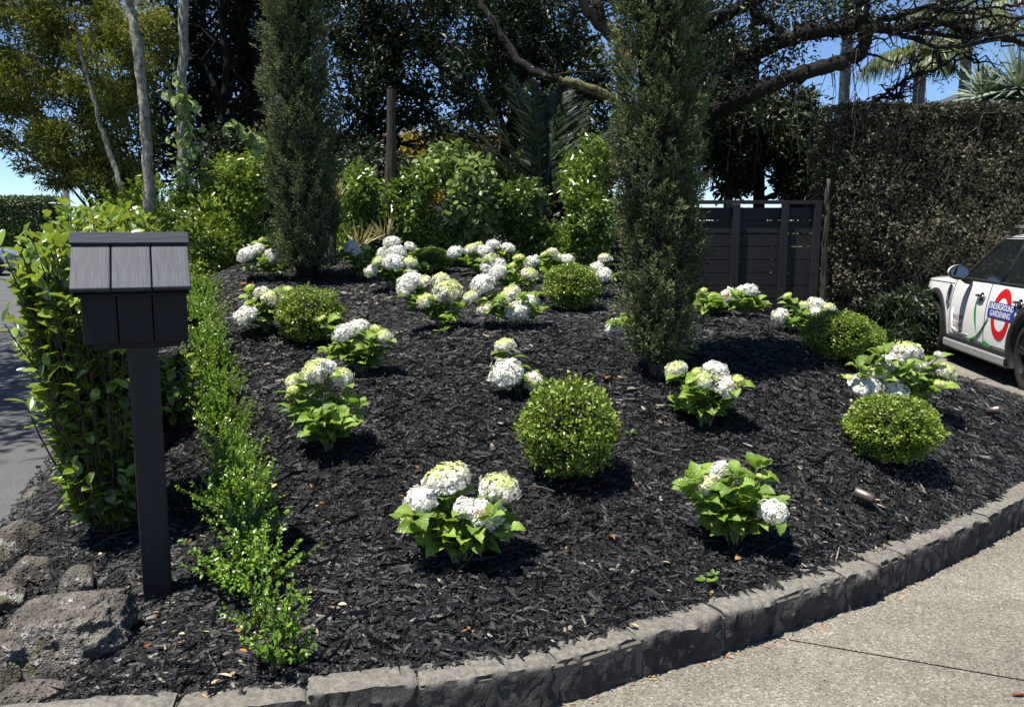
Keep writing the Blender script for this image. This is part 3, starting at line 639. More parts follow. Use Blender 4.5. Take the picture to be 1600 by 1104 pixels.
for i, (x, y, hs, ex, lab, near, ls) in enumerate([(-0.213, 3.3, [(-0.051, 0.101, 0.323, 0.194, 'c'),
 (-0.155, 0.031, 0.261, 0.143, 'w'),
 (0.108, -0.03, 0.228, 0.145, 'w'),
 (0.159, 0.039, 0.307, 0.157, 'c'),
 (-0.16, -0.004, 0.246, 0.075, 'g'),
 (-0.206, -0.048, 0.213, 0.056, 'g'),
 (0.195, -0.05, 0.182, 0.035, 'g'),
 (0.026, -0.021, 0.246, 0.094, 'w')], [(-0.151, 0.078, 0.14),
 (-0.095, 0.041, 0.214),
 (-0.043, 0.078, 0.209),
 (0.018, 0.077, 0.094),
 (0.052, 0.076, 0.111),
 (0.119, -0.116, 0.228),
 (0.159, 0.079, 0.134)], 'front centre hydrangea with two cream domes and a ragged white head facing forward', True, 1.0),
 (-0.956, 4.3, [(-0.049, -0.002, 0.418, 0.16, 'c'),
 (0.073, 0.023, 0.387, 0.124, 'c'),
 (-0.161, 0.004, 0.37, 0.092, 'c'),
 (-0.153, -0.056, 0.338, 0.073, 'g'),
 (-0.007, 0.031, 0.429, 0.118, 'w')], [(-0.179, 0.049, 0.181),
 (-0.133, 0.061, 0.324),
 (-0.027, -0.139, 0.196),
 (0.018, -0.085, 0.193),
 (0.098, -0.133, 0.163),
 (0.085, 0.085, 0.2),
 (0.175, -0.039, 0.24)], 'leafy hydrangea right of the letterbox with one long cream topped cluster', True, 1.0),
 (-0.967, 5.4, [(-0.105, 0.004, 0.27, 0.154, 'w'),
 (-0.019, 0.032, 0.304, 0.14, 'w'),
 (0.105, -0.025, 0.306, 0.077, 'g'),
 (0.158, -0.061, 0.262, 0.103, 'c'),
 (-0.26, 0.073, 0.362, 0.055, 'g')], [(-0.202, -0.066, 0.149),
 (-0.155, -0.001, 0.148),
 (-0.099, -0.046, 0.177),
 (-0.033, 0.088, 0.086),
 (0.051, -0.076, 0.179),
 (0.088, -0.028, 0.207)], 'hydrangea just right of the left rear box ball with flat white heads', True, 1.0),
 (-1.923, 6.6, [(-0.108, -0.132, 0.137, 0.176, 'w'),
 (0.051, -0.002, 0.264, 0.16, 'c'),
 (-0.028, 0.02, 0.302, 0.123, 'w'),
 (-0.13, 0.066, 0.339, 0.086, 'g'),
 (-0.082, -0.005, 0.254, 0.085, 'g'),
 (0.187, 0.021, 0.327, 0.095, 'g')], [(-0.13, -0.078, 0.123),
 (-0.06, -0.027, 0.105),
 (0.036, 0.013, 0.147),
 (0.06, 0.068, 0.128)], 'hydrangea left of the rear box ball with a round white head resting low', False, 1.0),
 (-2.308, 8.2, [(-0.215, -0.043, 0.235, 0.186, 'w'),
 (-0.123, -0.018, 0.283, 0.152, 'w'),
 (0.016, -0.042, 0.223, 0.163, 'w'),
 (0.137, -0.036, 0.253, 0.093, 'c'),
 (-0.095, 0.046, 0.379, 0.071, 'g')], [(-0.237, 0.052, 0.083),
 (-0.115, -0.011, 0.163),
 (-0.044, -0.115, 0.171),
 (-0.018, 0.059, 0.082),
 (0.135, -0.094, 0.102)], 'furthest left hydrangea, left of the left cypress foot', False, 1.0),
 (-1.481, 8.3, [(-0.084, 0.025, 0.313, 0.143, 'w'),
 (0.071, 0.026, 0.307, 0.083, 'g'),
 (-0.029, -0.011, 0.265, 0.107, 'w')], [(-0.048, 0.081, 0.118),
 (-0.052, 0.086, 0.151),
 (0.073, -0.113, 0.106),
 (0.102, -0.009, 0.18),
 (0.175, -0.088, 0.179)], 'small hydrangea peeping out right of the left cypress', False, 1.0),
 (-1.09, 7.8, [(-0.018, 0.106, 0.435, 0.158, 'w'),
 (-0.087, 0.041, 0.343, 0.134, 'w'),
 (0.044, 0.029, 0.355, 0.157, 'w'),
 (0.018, -0.051, 0.265, 0.199, 'w'),
 (-0.119, -0.062, 0.271, 0.111, 'c'),
 (-0.181, -0.085, 0.185, 0.132, 'w'),
 (0.167, -0.042, 0.259, 0.139, 'c'),
 (0.155, 0.079, 0.4, 0.113, 'w')], [(-0.114, -0.075, 0.163),
 (-0.001, -0.041, 0.165),
 (0.08, -0.094, 0.172),
 (0.17, -0.076, 0.16)], 'hydrangea with the tallest stack of pure white heads, behind the slope on the left', False, 1.0),
 (-0.533, 6.4, [(-0.238, 0.021, 0.345, 0.202, 'w'),
 (-0.132, 0.018, 0.354, 0.128, 'c'),
 (-0.006, 0.071, 0.38, 0.12, 'c'),
 (0.054, -0.032, 0.3, 0.209, 'c'),
 (-0.115, -0.067, 0.221, 0.136, 'c'),
 (0.003, -0.048, 0.258, 0.127, 'c'),
 (-0.27, -0.044, 0.286, 0.1, 'w')], [(-0.214, -0.036, 0.169),
 (-0.164, -0.038, 0.214),
 (-0.051, -0.086, 0.213),
 (0.002, -0.001, 0.07),
 (0.07, -0.129, 0.078),
 (0.162, -0.105, 0.174)], 'wide hydrangea of cream heads on the slope between the two cypresses', False, 1.0),
 (0.024, 6.3, [(-0.239, 0.06, 0.325, 0.191, 'w'),
 (-0.278, 0.07, 0.277, 0.1, 'c'),
 (-0.327, -0.015, 0.236, 0.117, 'c'),
 (-0.232, -0.042, 0.153, 0.125, 'c'),
 (-0.076, -0.038, 0.209, 0.107, 'w'),
 (0.018, -0.083, 0.138, 0.178, 'w'),
 (0.114, 0.014, 0.2, 0.135, 'w'),
 (-0.033, 0.008, 0.258, 0.153, 'c')], [(-0.204, -0.031, 0.162),
 (-0.145, 0.059, 0.205),
 (-0.094, -0.135, 0.212),
 (-0.018, 0.076, 0.163),
 (0.055, -0.078, 0.23),
 (0.155, 0.009, 0.234),
 (0.191, -0.059, 0.126)], 'leafy hydrangea below the rear box ball with many white and cream heads', False, 1.0),
 (-0.315, 8.4, [(-0.244, 0.006, 0.232, 0.156, 'w'),
 (-0.088, 0.027, 0.263, 0.144, 'c'),
 (0.132, 0.05, 0.306, 0.133, 'w'),
 (0.277, 0.067, 0.274, 0.133, 'w'),
 (0.052, -0.011, 0.245, 0.156, 'w'),
 (0.096, -0.04, 0.177, 0.167, 'c'),
 (0.19, -0.07, 0.116, 0.143, 'w'),
 (0.08, -0.146, 0.088, 0.141, 'w'),
 (-0.014, 0.081, 0.312, 0.085, 'g')], [(-0.141, -0.049, 0.135),
 (-0.028, 0.034, 0.106),
 (0.05, -0.113, 0.124),
 (0.18, 0.002, 0.076)], 'rearmost wide hydrangea on the crest with a row of white heads', False, 1.0),
 (0.045, 7.5, [(-0.168, -0.036, 0.223, 0.16, 'w'),
 (0.106, -0.054, 0.212, 0.138, 'c'),
 (0.017, 0.08, 0.347, 0.108, 'g'),
 (-0.045, -0.003, 0.283, 0.08, 'g')], [(-0.116, 0.017, 0.12),
 (-0.067, -0.061, 0.147),
 (0.028, 0.099, 0.106),
 (0.103, 0.005, 0.118)], 'hydrangea with one lime bud, left of the rear box ball', False, 1.0),
 (0.372, 8.0, [(-0.187, -0.043, 0.2, 0.148, 'w'),
 (0.006, 0.043, 0.287, 0.115, 'c'),
 (0.054, 0.022, 0.24, 0.115, 'c'),
 (0.147, -0.021, 0.223, 0.125, 'w'),
 (-0.072, 0.024, 0.269, 0.08, 'g')], [(-0.134, -0.017, 0.144),
 (-0.041, -0.117, 0.097),
 (0.039, 0.054, 0.149),
 (0.161, 0.096, 0.151)], 'hydrangea immediately behind the rear middle box ball', False, 1.0),
 (0.81, 7.7, [(0.032, 0.069, 0.345, 0.122, 'c'),
 (0.004, -0.054, 0.2, 0.164, 'w'),
 (-0.049, 0.003, 0.261, 0.132, 'w')], [(-0.087, -0.05, 0.186),
 (-0.006, 0.026, 0.163),
 (0.081, 0.019, 0.169)], 'hydrangea squeezed between the rear box ball and the right cypress', False, 1.0),
 (0.828, 6.0, [(-0.092, -0.034, 0.03, 0.145, 'w'),
 (-0.007, 0.03, 0.041, 0.095, 'w')], [(-0.067, -0.095, 0.05),
 (-0.033, -0.086, 0.05),
 (0.056, -0.012, 0.05)], 'white hydrangea head peeking out from behind the right cypress', False, 1.0),
 (0.046, 5.0, [(-0.08, -0.066, 0.124, 0.197, 'w'),
 (-0.089, 0.141, 0.263, 0.125, 'c'),
 (0.082, -0.077, 0.084, 0.113, 'w')], [(-0.08, -0.079, 0.089),
 (-0.015, -0.067, 0.079),
 (0.06, 0.047, 0.065)], 'small hydrangea above the middle box ball with one big round white head', True, 1.0),
 (1.062, 4.6, [(0.065, 0.053, 0.298, 0.14, 'w'),
 (-0.026, -0.045, 0.264, 0.111, 'c'),
 (0.103, -0.033, 0.224, 0.15, 'w'),
 (0.171, -0.036, 0.263, 0.081, 'g'),
 (-0.153, 0.06, 0.304, 0.12, 'c'),
 (-0.054, -0.007, 0.304, 0.066, 'g')], [(-0.121, 0.066, 0.101),
 (-0.084, -0.059, 0.183),
 (-0.042, -0.077, 0.181),
 (0.028, 0.07, 0.076),
 (0.106, 0.082, 0.16),
 (0.127, -0.031, 0.176)], 'hydrangea with five heads in front of the right cypress shadow', True, 1.0),
 (0.956, 3.5, [(0.129, -0.091, 0.174, 0.122, 'w'),
 (-0.142, -0.005, 0.261, 0.095, 'c'),
 (-0.065, 0.041, 0.32, 0.086, 'w'),
 (-0.089, 0.014, 0.286, 0.065, 'w'),
 (0.1, 0.019, 0.296, 0.035, 'g')], [(-0.197, 0.012, 0.235),
 (-0.196, -0.06, 0.299),
 (-0.158, -0.066, 0.2),
 (-0.107, -0.079, 0.156),
 (-0.05, 0.02, 0.158),
 (-0.046, 0.01, 0.243),
 (-0.025, -0.066, 0.318),
 (0.014, -0.057, 0.187),
 (0.088, 0.088, 0.176),
 (0.115, 0.094, 0.317),
 (0.143, -0.014, 0.173)], 'front right hydrangea, mostly leaves, with a white head drooping to the right', True, 1.0),
 (1.863, 6.7, [(-0.165, -0.021, 0.178, 0.134, 'w'),
 (0.008, 0.027, 0.21, 0.144, 'w'),
 (-0.049, 0.041, 0.214, 0.096, 'w')], [(-0.145, 0.029, 0.07),
 (-0.118, -0.134, 0.175),
 (-0.07, -0.079, 0.082),
 (0.017, 0.063, 0.132),
 (0.099, 0.1, 0.117),
 (0.094, 0.07, 0.06),
 (0.127, -0.006, 0.082)], 'hydrangea in front of the fence with tall leafy shoots', False, 1.0),
 (2.123, 6.2, [(-0.185, -0.071, 0.159, 0.123, 'w'),
 (0.105, 0.027, 0.234, 0.125, 'w'),
 (0.082, -0.046, 0.176, 0.105, 'w'),
 (0.181, -0.024, 0.211, 0.097, 'c'),
 (0.01, 0.009, 0.227, 0.075, 'c'),
 (-0.096, 0.067, 0.292, 0.072, 'g')], [(-0.176, -0.077, 0.113),
 (-0.114, -0.062, 0.095),
 (0.014, 0.068, 0.076),
 (0.049, -0.083, 0.129),
 (0.106, -0.092, 0.106)], 'hydrangea left of the twin box ball on the right ridge', False, 1.0),
 (2.488, 5.3, [(0.035, 0.084, 0.34, 0.192, 'c'),
 (-0.084, 0.047, 0.272, 0.16, 'w'),
 (-0.178, -0.001, 0.226, 0.136, 'c'),
 (-0.302, -0.06, 0.138, 0.21, 'w'),
 (-0.106, -0.082, 0.118, 0.164, 'w'),
 (0.085, 0.059, 0.27, 0.138, 'c'),
 (0.244, -0.01, 0.235, 0.128, 'c'),
 (0.186, -0.065, 0.168, 0.075, 'g'),
 (-0.376, -0.034, 0.203, 0.06, 'g'),
 (0.224, 0.052, 0.332, 0.057, 'w')], [(-0.344, -0.114, 0.262),
 (-0.239, -0.003, 0.285),
 (-0.215, -0.091, 0.357),
 (-0.079, 0.036, 0.259),
 (-0.063, -0.116, 0.276),
 (0.034, -0.045, 0.179),
 (0.145, 0.08, 0.276),
 (0.233, 0.089, 0.147)], 'largest many headed hydrangea behind the right front box ball near the car', True, 1.0),
 (1.534, 6.6, [(-0.045, 0.049, 0.202, 0.081, 'g'),
 (0.012, -0.014, 0.162, 0.056, 'g')], [(-0.062, -0.078, 0.065),
 (0.017, 0.069, 0.053),
 (0.044, -0.041, 0.098)], 'small budding hydrangea just right of the right cypress', False, 1.0),
 (-0.873, 8.5, [(0.004, -0.02, 0.116, 0.085, 'g')], [(0.008, -0.025, 0.05),
 (0.063, 0.054, 0.05)], 'tiny hydrangea with one lime bud in front of the furthest box mound', False, 1.0)]):
    hydrangea(x, y, hs, ex, lab, 100 + i, near, 1.14 if near else 1.05)
# ------------------------------------------------------------------ clipped box balls
def ball_meshes(seed, n=9500, mat='box_leaf', sx=1.0, bite=0):
    rs = np.random.default_rng(seed); D = rnd_dir(rs, n)
    f = lambda D_: 1 + .085 * np.sin(D_[:, 0] * 5 + seed) * np.sin(D_[:, 1] * 7 + seed * 2) + .05 * np.sin(D_[:, 2] * 9 + seed)
    rad = f(D) * (1 - .30 * rs.random(n) ** 2.0) + np.where(rs.random(n) < .05, .06, 0)
    P = D * rad[:, None]; P[:, 2] *= .96
    k = P[:, 2] > -.86; D = D[k]; P = P[k]; n = len(P)
    # gather the leaves into sprigs: pull towards random sprig tips
    K = 520; tip = rnd_dir(rs, K); tip = tip * (f(tip) * (rs.uniform(.90, 1.06, K) + .10 * (rs.random(K) < .08)))[:, None]; tip[:, 2] *= .96
    j = rs.integers(0, K, n); w = rs.random(n) * .22
    P2 = tip[j] * (1 - w)[:, None] + rs.normal(0, .030, (n, 3)); use = rs.random(n) < .62; P = np.where(use[:, None], P2, P)
    T = D * .7 + rnd_dir(rs, n) * .9 + A_([0, 0, .3]); N = D * .4 + rnd_dir(rs, n) * .8 + A_([0, 0, .8])
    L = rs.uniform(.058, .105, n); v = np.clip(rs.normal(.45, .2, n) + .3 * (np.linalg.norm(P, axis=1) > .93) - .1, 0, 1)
    m = MB(); m.scatter(P, T, N, L, L * .62, RHOMB, v)
    fol = m.mesh('foliage', M[mat])
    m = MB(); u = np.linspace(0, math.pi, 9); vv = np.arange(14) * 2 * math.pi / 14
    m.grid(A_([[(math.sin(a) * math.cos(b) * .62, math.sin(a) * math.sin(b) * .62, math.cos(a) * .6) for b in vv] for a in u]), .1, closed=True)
    for k in range(9):
        d = rs.normal(0, .5, 3); m.tube([(d[0]*.08, d[1]*.08, -1.05), (d[0]*.3, d[1]*.3, -.7), (d[0]*.6, d[1]*.6, .0)], [.03, .025, .012], 4, 0.0)
    return fol, m.mesh('branches', M['bark_dark'])
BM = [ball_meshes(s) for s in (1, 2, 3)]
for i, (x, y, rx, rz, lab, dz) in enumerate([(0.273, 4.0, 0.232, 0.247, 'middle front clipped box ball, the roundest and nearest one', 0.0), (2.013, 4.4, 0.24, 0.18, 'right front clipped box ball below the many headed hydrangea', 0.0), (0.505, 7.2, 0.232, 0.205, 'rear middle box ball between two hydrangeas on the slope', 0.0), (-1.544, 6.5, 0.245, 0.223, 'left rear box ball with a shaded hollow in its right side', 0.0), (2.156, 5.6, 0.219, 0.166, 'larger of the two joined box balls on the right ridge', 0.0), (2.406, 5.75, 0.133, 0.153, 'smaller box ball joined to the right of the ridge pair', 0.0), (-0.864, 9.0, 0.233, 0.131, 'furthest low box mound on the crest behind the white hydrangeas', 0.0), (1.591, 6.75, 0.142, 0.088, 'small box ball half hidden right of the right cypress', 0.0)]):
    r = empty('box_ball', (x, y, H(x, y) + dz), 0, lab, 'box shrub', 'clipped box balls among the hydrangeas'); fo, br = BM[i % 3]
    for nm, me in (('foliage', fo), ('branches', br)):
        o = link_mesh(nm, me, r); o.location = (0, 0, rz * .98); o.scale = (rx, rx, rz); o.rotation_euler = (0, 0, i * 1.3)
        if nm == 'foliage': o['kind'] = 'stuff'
# ------------------------------------------------------------------ low box hedge of separate little plants
def box_plant(seed, n_st=26, leaves=34, hh=1.0, spread=.8):
    rs = np.random.default_rng(seed); m = MB(); b = MB()
    for s in range(n_st):
        a = rs.uniform(0, 6.28); el = rs.uniform(.25, 1.4); L = rs.uniform(.45, 1.0)
        d = A_([math.cos(a) * math.cos(el) * spread * 1.3, math.sin(a) * math.cos(el) * spread * 1.3, math.sin(el) * hh]); st = A_([rs.normal(0, .12), rs.normal(0, .12), rs.uniform(0, .25)])
        q = np.linspace(0, 1, 6)[:, None]; pts = st + d * L * q + A_([0, 0, .12]) * q * q + rs.normal(0, .02, (6, 3)) * q
        b.tube(pts, np.linspace(.013, .006, 6), 4)
        k = leaves; u = rs.uniform(.15, 1.03, k); P = st + d * L * u[:, None] + A_([0, 0, .12]) * (u * u)[:, None]
        side = np.cross(np.broadcast_to(d, (k, 3)), rnd_dir(rs, k)); side /= np.linalg.norm(side, axis=1)[:, None]
        T = side * .8 + d * .5; Lf = rs.uniform(.085, .125, k) * (1 - .3 * u)
        m.scatter(P, T, rnd_dir(rs, k) * .5 + A_([0, -.1, 1]), Lf, Lf * .68, OVAL if seed < 3 else RHOMB, np.clip(rs.normal(.4, .18, k) + u * .25 - .1, 0, 1))
    return m.mesh('foliage', M['boxrow_leaf']), b.mesh('stems', M['bark_mid'])
BP = [box_plant(1, 22, 24, 1.0, .8), box_plant(2, 52, 30, .95, .85), box_plant(5, 105, 44, .95, .95), box_plant(6, 105, 44, 1.0, .95)]
for i, (x, y, rx, h_, kind, lab) in enumerate([(-0.744, 2.577, 0.22440000000000002, 0.271, 0, 'nearest sparse box seedling at the front tip of the hedge row'), (-0.991, 3.115, 0.264, 0.274, 1, 'second box plant from the front with spreading sprigs'), (-0.859, 2.821, 0.1716, 0.211, 0, 'small box seedling filling in between the two front box plants'), (-1.118, 3.45, 0.198, 0.258, 1, 'short box plant tucked between the second and third from the front'), (-1.358, 4.058, 0.15, 0.25, 2, 'short box plant just behind the third from the front'), (-1.25, 3.788, 0.22440000000000002, 0.271, 2, 'third box plant from the front of the hedge row'), (-1.452, 4.278, 0.17, 0.253, 2, 'fourth box plant, beside the leafy hydrangea'), (-1.624, 4.687, 0.18, 0.242, 3, 'fifth box plant in the hedge row, level with the letterbox post top'), (-1.805, 5.123, 0.19, 0.247, 2, 'sixth box plant, seen just right of the letterbox post'), (-2.06, 5.748, 0.19, 0.26, 3, 'seventh box plant, right of the letterbox underside'), (-2.234, 6.164, 0.2, 0.249, 2, 'eighth box plant, next to the letterbox door knob'), (-2.359, 6.46, 0.2, 0.252, 3, 'ninth box plant, right of the letterbox front'), (-2.602, 7.084, 0.21, 0.252, 2, 'tenth box plant, beside the letterbox eave'), (-2.866, 7.79, 0.22, 0.251, 3, 'eleventh box plant, almost at the top of the slope'), (-3.003, 8.145, 0.22, 0.229, 2, 'last box plant at the rear end of the low hedge row')]):
    r = empty('box_hedge_plant', (x, y, H(x, y) - .01), i * 1.1, lab, 'box plant', 'young box plants in the low hedge row')
    fo, st = BP[kind]
    for nm, me in (('foliage', fo), ('stems', st)):
        o = link_mesh(nm, me, r); o.scale = (rx, rx, h_)
        if nm == 'foliage': o['kind'] = 'stuff'
# ------------------------------------------------------------------ broad leaved hedge on the left
def gleaf(seed):
    rs = random.Random(seed); m = MB(); G = []; n = 5
    for i in range(n + 1):
        u = i / n; w = .27 * math.sin(math.pi * min(1, u * .92 + .03)) ** .7
        c = -.16 * u * u; G.append([(u, -w, c + w * .35), (u, 0, c), (u, w, c + w * .35)])
    m.grid(A_(G)); return m.mesh('leaf', M['gris_leaf_obj'], smooth=True)
GL = [gleaf(s) for s in range(3)]
GTPL = (A_([(0,0,0),(.28,-.5,.10),(.72,-.46,.06),(1,0,-.16),(.72,.46,.06),(.28,.5,.10),(.5,0,-.03)]), [[(0,1,6),(1,2,6),(2,3,6),(3,4,6),(4,5,6),(5,0,6)]])
def gris(x, y, z0, w, d, h, nshoot, seed, label, nparts, lsz=(.05, .085), z_lo=.12, lean=(0, 0), flare=None, sticks=True):
    rs = np.random.default_rng(seed); r = empty('hedge_shrub', (x, y, z0), 0, label, 'hedge shrub', 'broad leaved hedge shrubs along the road side'); mb = MB(); st = MB()
    PL, TL, NL, LL, VL = [], [], [], [], []
    for s in range(nshoot):
        zt = h * (z_lo + (1 - z_lo) * rs.random() ** .85); a = rs.uniform(0, 6.28); e = zt / h
        wid = (.55 + .45 * math.sin(math.pi * min(1, e * .9 + .05))) if flare is None else flare(e)
        rr_ = math.sqrt(rs.random()) * .45 + .52 + (.28 if rs.random() < .07 else 0)
        tip = A_([math.cos(a) * w / 2 * wid * rr_ + lean[0] * e, math.sin(a) * d / 2 * wid * rr_ + lean[1] * e, zt])
        base = A_([tip[0] * .25, tip[1] * .25, max(0.02, zt - .35 - .3 * rs.random())])
        q = np.linspace(0, 1, 5)[:, None]; pts = base + (tip - base) * q + A_([math.cos(a), math.sin(a), 0]) * .03 * np.sin(q * 3.1)
        st.tube(pts, np.linspace(.006, .0025, 5), 4)
        k = rs.integers(7, 13); u = np.linspace(.35, 1.02, k); dirn = (tip - base) / np.linalg.norm(tip - base)
        P = base + (tip - base) * u[:, None]; aa = np.arange(k) * 2.4 + rs.uniform(0, 6)
        sx_ = np.cross(dirn, [0.3, .2, .9]); sx_ /= np.linalg.norm(sx_); sy_ = np.cross(dirn, sx_)
        T = (np.cos(aa)[:, None] * sx_ + np.sin(aa)[:, None] * sy_) * 1.0 + dirn * (.35 + .6 * u[:, None] ** 3) + rs.normal(0, .15, (k, 3))
        PL.append(P); TL.append(T); NL.append(np.broadcast_to(dirn + A_([0, 0, .5]), (k, 3)) + rs.normal(0, .35, (k, 3))); LL.append(rs.uniform(*lsz, k)); VL.append(np.clip(rs.normal(.42, .18, k) + .25 * (u > .85), 0, 1))
    P = np.concatenate(PL); T = np.concatenate(TL); N = np.concatenate(NL); L = np.concatenate(LL); Vv = np.concatenate(VL)
    front = np.argsort(P[:, 1] - .4 * np.abs(P[:, 0]) - .2 * P[:, 2] - L * 3); sel = front[:nparts]; rest = front[nparts:]
    for i in sel:
        F = frame(Vector(T[i]), Vector(N[i])).to_4x4(); o = bpy.data.objects.new('leaf', GL[i % 3]); COL.objects.link(o); o.parent = r
        o.matrix_basis = Matrix.Translation(Vector(P[i])) @ F @ Matrix.Scale(L[i], 4)
    mb.scatter(P[rest], T[rest], N[rest], L[rest], L[rest] * .56, GTPL, Vv[rest]); mb.build('foliage', M['gris_leaf'], r, kind='stuff')
    st.build('twigs', M['bark_mid'], r)
    if sticks:
        for k in range(4):
            m = MB(); bx = rs.uniform(-.05, .05); by = rs.uniform(-.06, .06); zz = np.linspace(-.03, h * .8, 7)
            m.tube(np.stack([bx + lean[0] * zz / h + .02 * np.sin(zz * 5 + k), by + .015 * np.cos(zz * 4 + k) + lean[1] * zz / h, zz], 1), np.linspace(.013, .006, 7), 6); m.build('stem', M['bark_mid'], r)
    return r
gris(-1.88, 3.85, H(-1.88,3.85), .57, .55, 1.38, 520, 21, 'tall glossy leaved hedge shrub on bare canes directly behind the letterbox', 300, lsz=(.05,.085), z_lo=.10, lean=(-.05,0), flare=lambda e: .60+.46*min(1,e*1.15)-.22*max(0,e-.8))
gris(-2.36, 4.75, H(-2.36,4.75), .55, .7, 1.42, 420, 22, 'second broad leaved hedge shrub showing above the letterbox roof', 200, z_lo=.15)
gris(-2.80, 5.8, H(-2.80,5.8), .62, .9, 1.42, 330, 23, 'third broad leaved hedge shrub further back along the road', 40, z_lo=.15)
gris(-3.2, 6.9, H(-3.2,6.9), .8, .95, 1.28, 330, 24, 'rear broad leaved hedge shrub in front of the pale trunks', 0, z_lo=.12)
gris(-1.98, 4.9, H(-1.98,4.9), .35, .3, .40, 36, 25, 'low leafy tuft visible between letterbox post and box hedge', 60, z_lo=.2, sticks=False)
# ------------------------------------------------------------------ cypresses
def cypress(x, y, prof, seed, label, n=4200, lean=(0, 0)):
    """prof: (height, radius) pairs"""
    rs = np.random.default_rng(seed); z0 = H(x, y) - .02; prof = A_(prof); r = empty('cypress_tree', (x, y, z0), 0, label, 'cypress', 'columnar cypress trees on the mound')
    hmax = prof[-1, 0]; m = MB(); k = 28
    zc = rs.uniform(.02, 1, n) * hmax; a = rs.uniform(0, 6.28, n); R_ = np.interp(zc, prof[:, 0], prof[:, 1])
    bulge = 1 + .15 * np.sin(zc * 5.1 + 2 * np.sin(a + seed)) * np.cos(a * 2 + zc * 2.7 + seed) + .12 * np.sin(zc * 13 + a * 3)
    rad = R_ * bulge * rs.uniform(.66, 1.0, n); rad += np.where(rs.random(n) < .06, .05, 0)
    ax = lean[0] * zc / hmax; ay = lean[1] * zc / hmax
    C = np.stack([ax + np.cos(a) * rad, ay + np.sin(a) * rad, zc], 1)
    out = np.stack([np.cos(a), np.sin(a), rs.uniform(.7, 2.3, n)], 1) + rs.normal(0, .22, (n, 3)); out /= np.linalg.norm(out, axis=1)[:, None]
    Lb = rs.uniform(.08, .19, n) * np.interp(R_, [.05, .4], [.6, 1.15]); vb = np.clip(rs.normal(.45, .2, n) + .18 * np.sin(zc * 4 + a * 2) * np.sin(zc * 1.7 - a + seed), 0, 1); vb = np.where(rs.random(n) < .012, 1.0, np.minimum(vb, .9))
    rad *= 1.0
    for j in range(k):
        u = (j + .5) / k; sp = rnd_dir(rs, n); st = C + out * (Lb * u)[:, None] + sp * (Lb * .17 * (1.15 - u))[:, None]
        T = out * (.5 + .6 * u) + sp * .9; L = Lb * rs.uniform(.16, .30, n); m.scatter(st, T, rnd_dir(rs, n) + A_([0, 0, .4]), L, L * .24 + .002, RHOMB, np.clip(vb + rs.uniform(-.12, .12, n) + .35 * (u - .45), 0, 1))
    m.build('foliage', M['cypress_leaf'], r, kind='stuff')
    m = MB(); zz = np.linspace(.02, hmax * .98, 34); G = []
    for z_ in zz:
        rr_ = np.interp(z_, prof[:, 0], prof[:, 1]) * .60
        G.append([(lean[0]*z_/hmax + math.cos(b) * rr_ * (1 + .15 * math.sin(b * 3 + z_ * 5)), lean[1]*z_/hmax + math.sin(b) * rr_ * (1 + .15 * math.cos(b * 2 + z_ * 4)), z_ + .02) for b in np.arange(12) * math.pi / 6])
    m.grid(A_(G), .05, closed=True); m.build('inner_branches', M['bark_dark'], r)
    m = MB(); m.tube([(0, 0, -.05), (0, 0, .2), (lean[0] * .5, lean[1] * .5, hmax * .5)], [.06, .05, .03], 8); m.build('trunk', M['bark_mid'], r)
cypress(0.894, 5.1, [(0.0, 0.064), (0.09, 0.128), (0.24, 0.152), (0.44, 0.163), (0.63, 0.175), (0.82, 0.192), (1.0, 0.198), (1.23, 0.204), (1.52, 0.207), (1.8, 0.204), (2.16, 0.204), (2.96, 0.18359999999999999), (3.8600000000000003, 0.11220000000000001), (4.5600000000000005, 0.03)], 3, 'nearer cypress standing right of centre with its foot in the mulch', 4700, (-0.13, 0))
cypress(-1.969, 8.2, [(-0.02, 0.103), (0.1, 0.211), (0.34, 0.244), (0.65, 0.253), (0.94, 0.272), (1.42, 0.272), (1.88, 0.244), (2.28, 0.234), (2.56, 0.234), (3.3600000000000003, 0.2106), (4.26, 0.1287), (4.96, 0.03)], 4, 'further cypress on the left of the mound crest', 4400, (-0.06, 0))
# ------------------------------------------------------------------ background planting
def clumpleaves(mb, ell, n, size, seed, tpl=RHOMB, asp=.45, sub=26, up=.35, droop=0.0, vm=.42, vs=.2, tight=.22, shell=.55):
    """ell: (cx,cy,cz,rx,ry,rz): leaves gathered in clumps near the surface of each ellipsoid"""
    rs = np.random.default_rng(seed); vol = A_([(e[3] * e[4] * e[5]) ** (2/3) for e in ell]); cnt = (n * vol / vol.sum()).astype(int)
    for e, c_ in zip(ell, cnt):
        if c_ < 5: continue
        c = A_(e[:3]); r_ = A_(e[3:6]); D = rnd_dir(rs, sub); cc = c + D * r_ * (shell + (1 - shell) * rs.random(sub))[:, None]
        j = rs.integers(0, sub, c_); vc = rs.normal(0, vs * .6, sub)
        P = cc[j] + rs.normal(0, 1, (c_, 3)) * r_ * tight; O = P - c; O /= np.linalg.norm(O, axis=1)[:, None] + 1e-6
        T = O * .6 + rnd_dir(rs, c_) + A_([0, 0, -droop]); N = O * .4 + rnd_dir(rs, c_) * .8 + A_([0, 0, up])
        L = rs.uniform(.7, 1.3, c_) * size; mb.scatter(P, T, N, L, L * asp, tpl, np.clip(vm + vc[j] + rs.normal(0, vs * .6, c_), 0, 1))
def wob(p0, p1, k, amp, rs):
    p0 = A_(p0, dtype=float) if False else np.array(p0, float); p1 = np.array(p1, float); q = np.linspace(0, 1, k)[:, None]
    P = p0 + (p1 - p0) * q; P[1:-1] += rs.normal(0, amp, (k - 2, 3)); return P
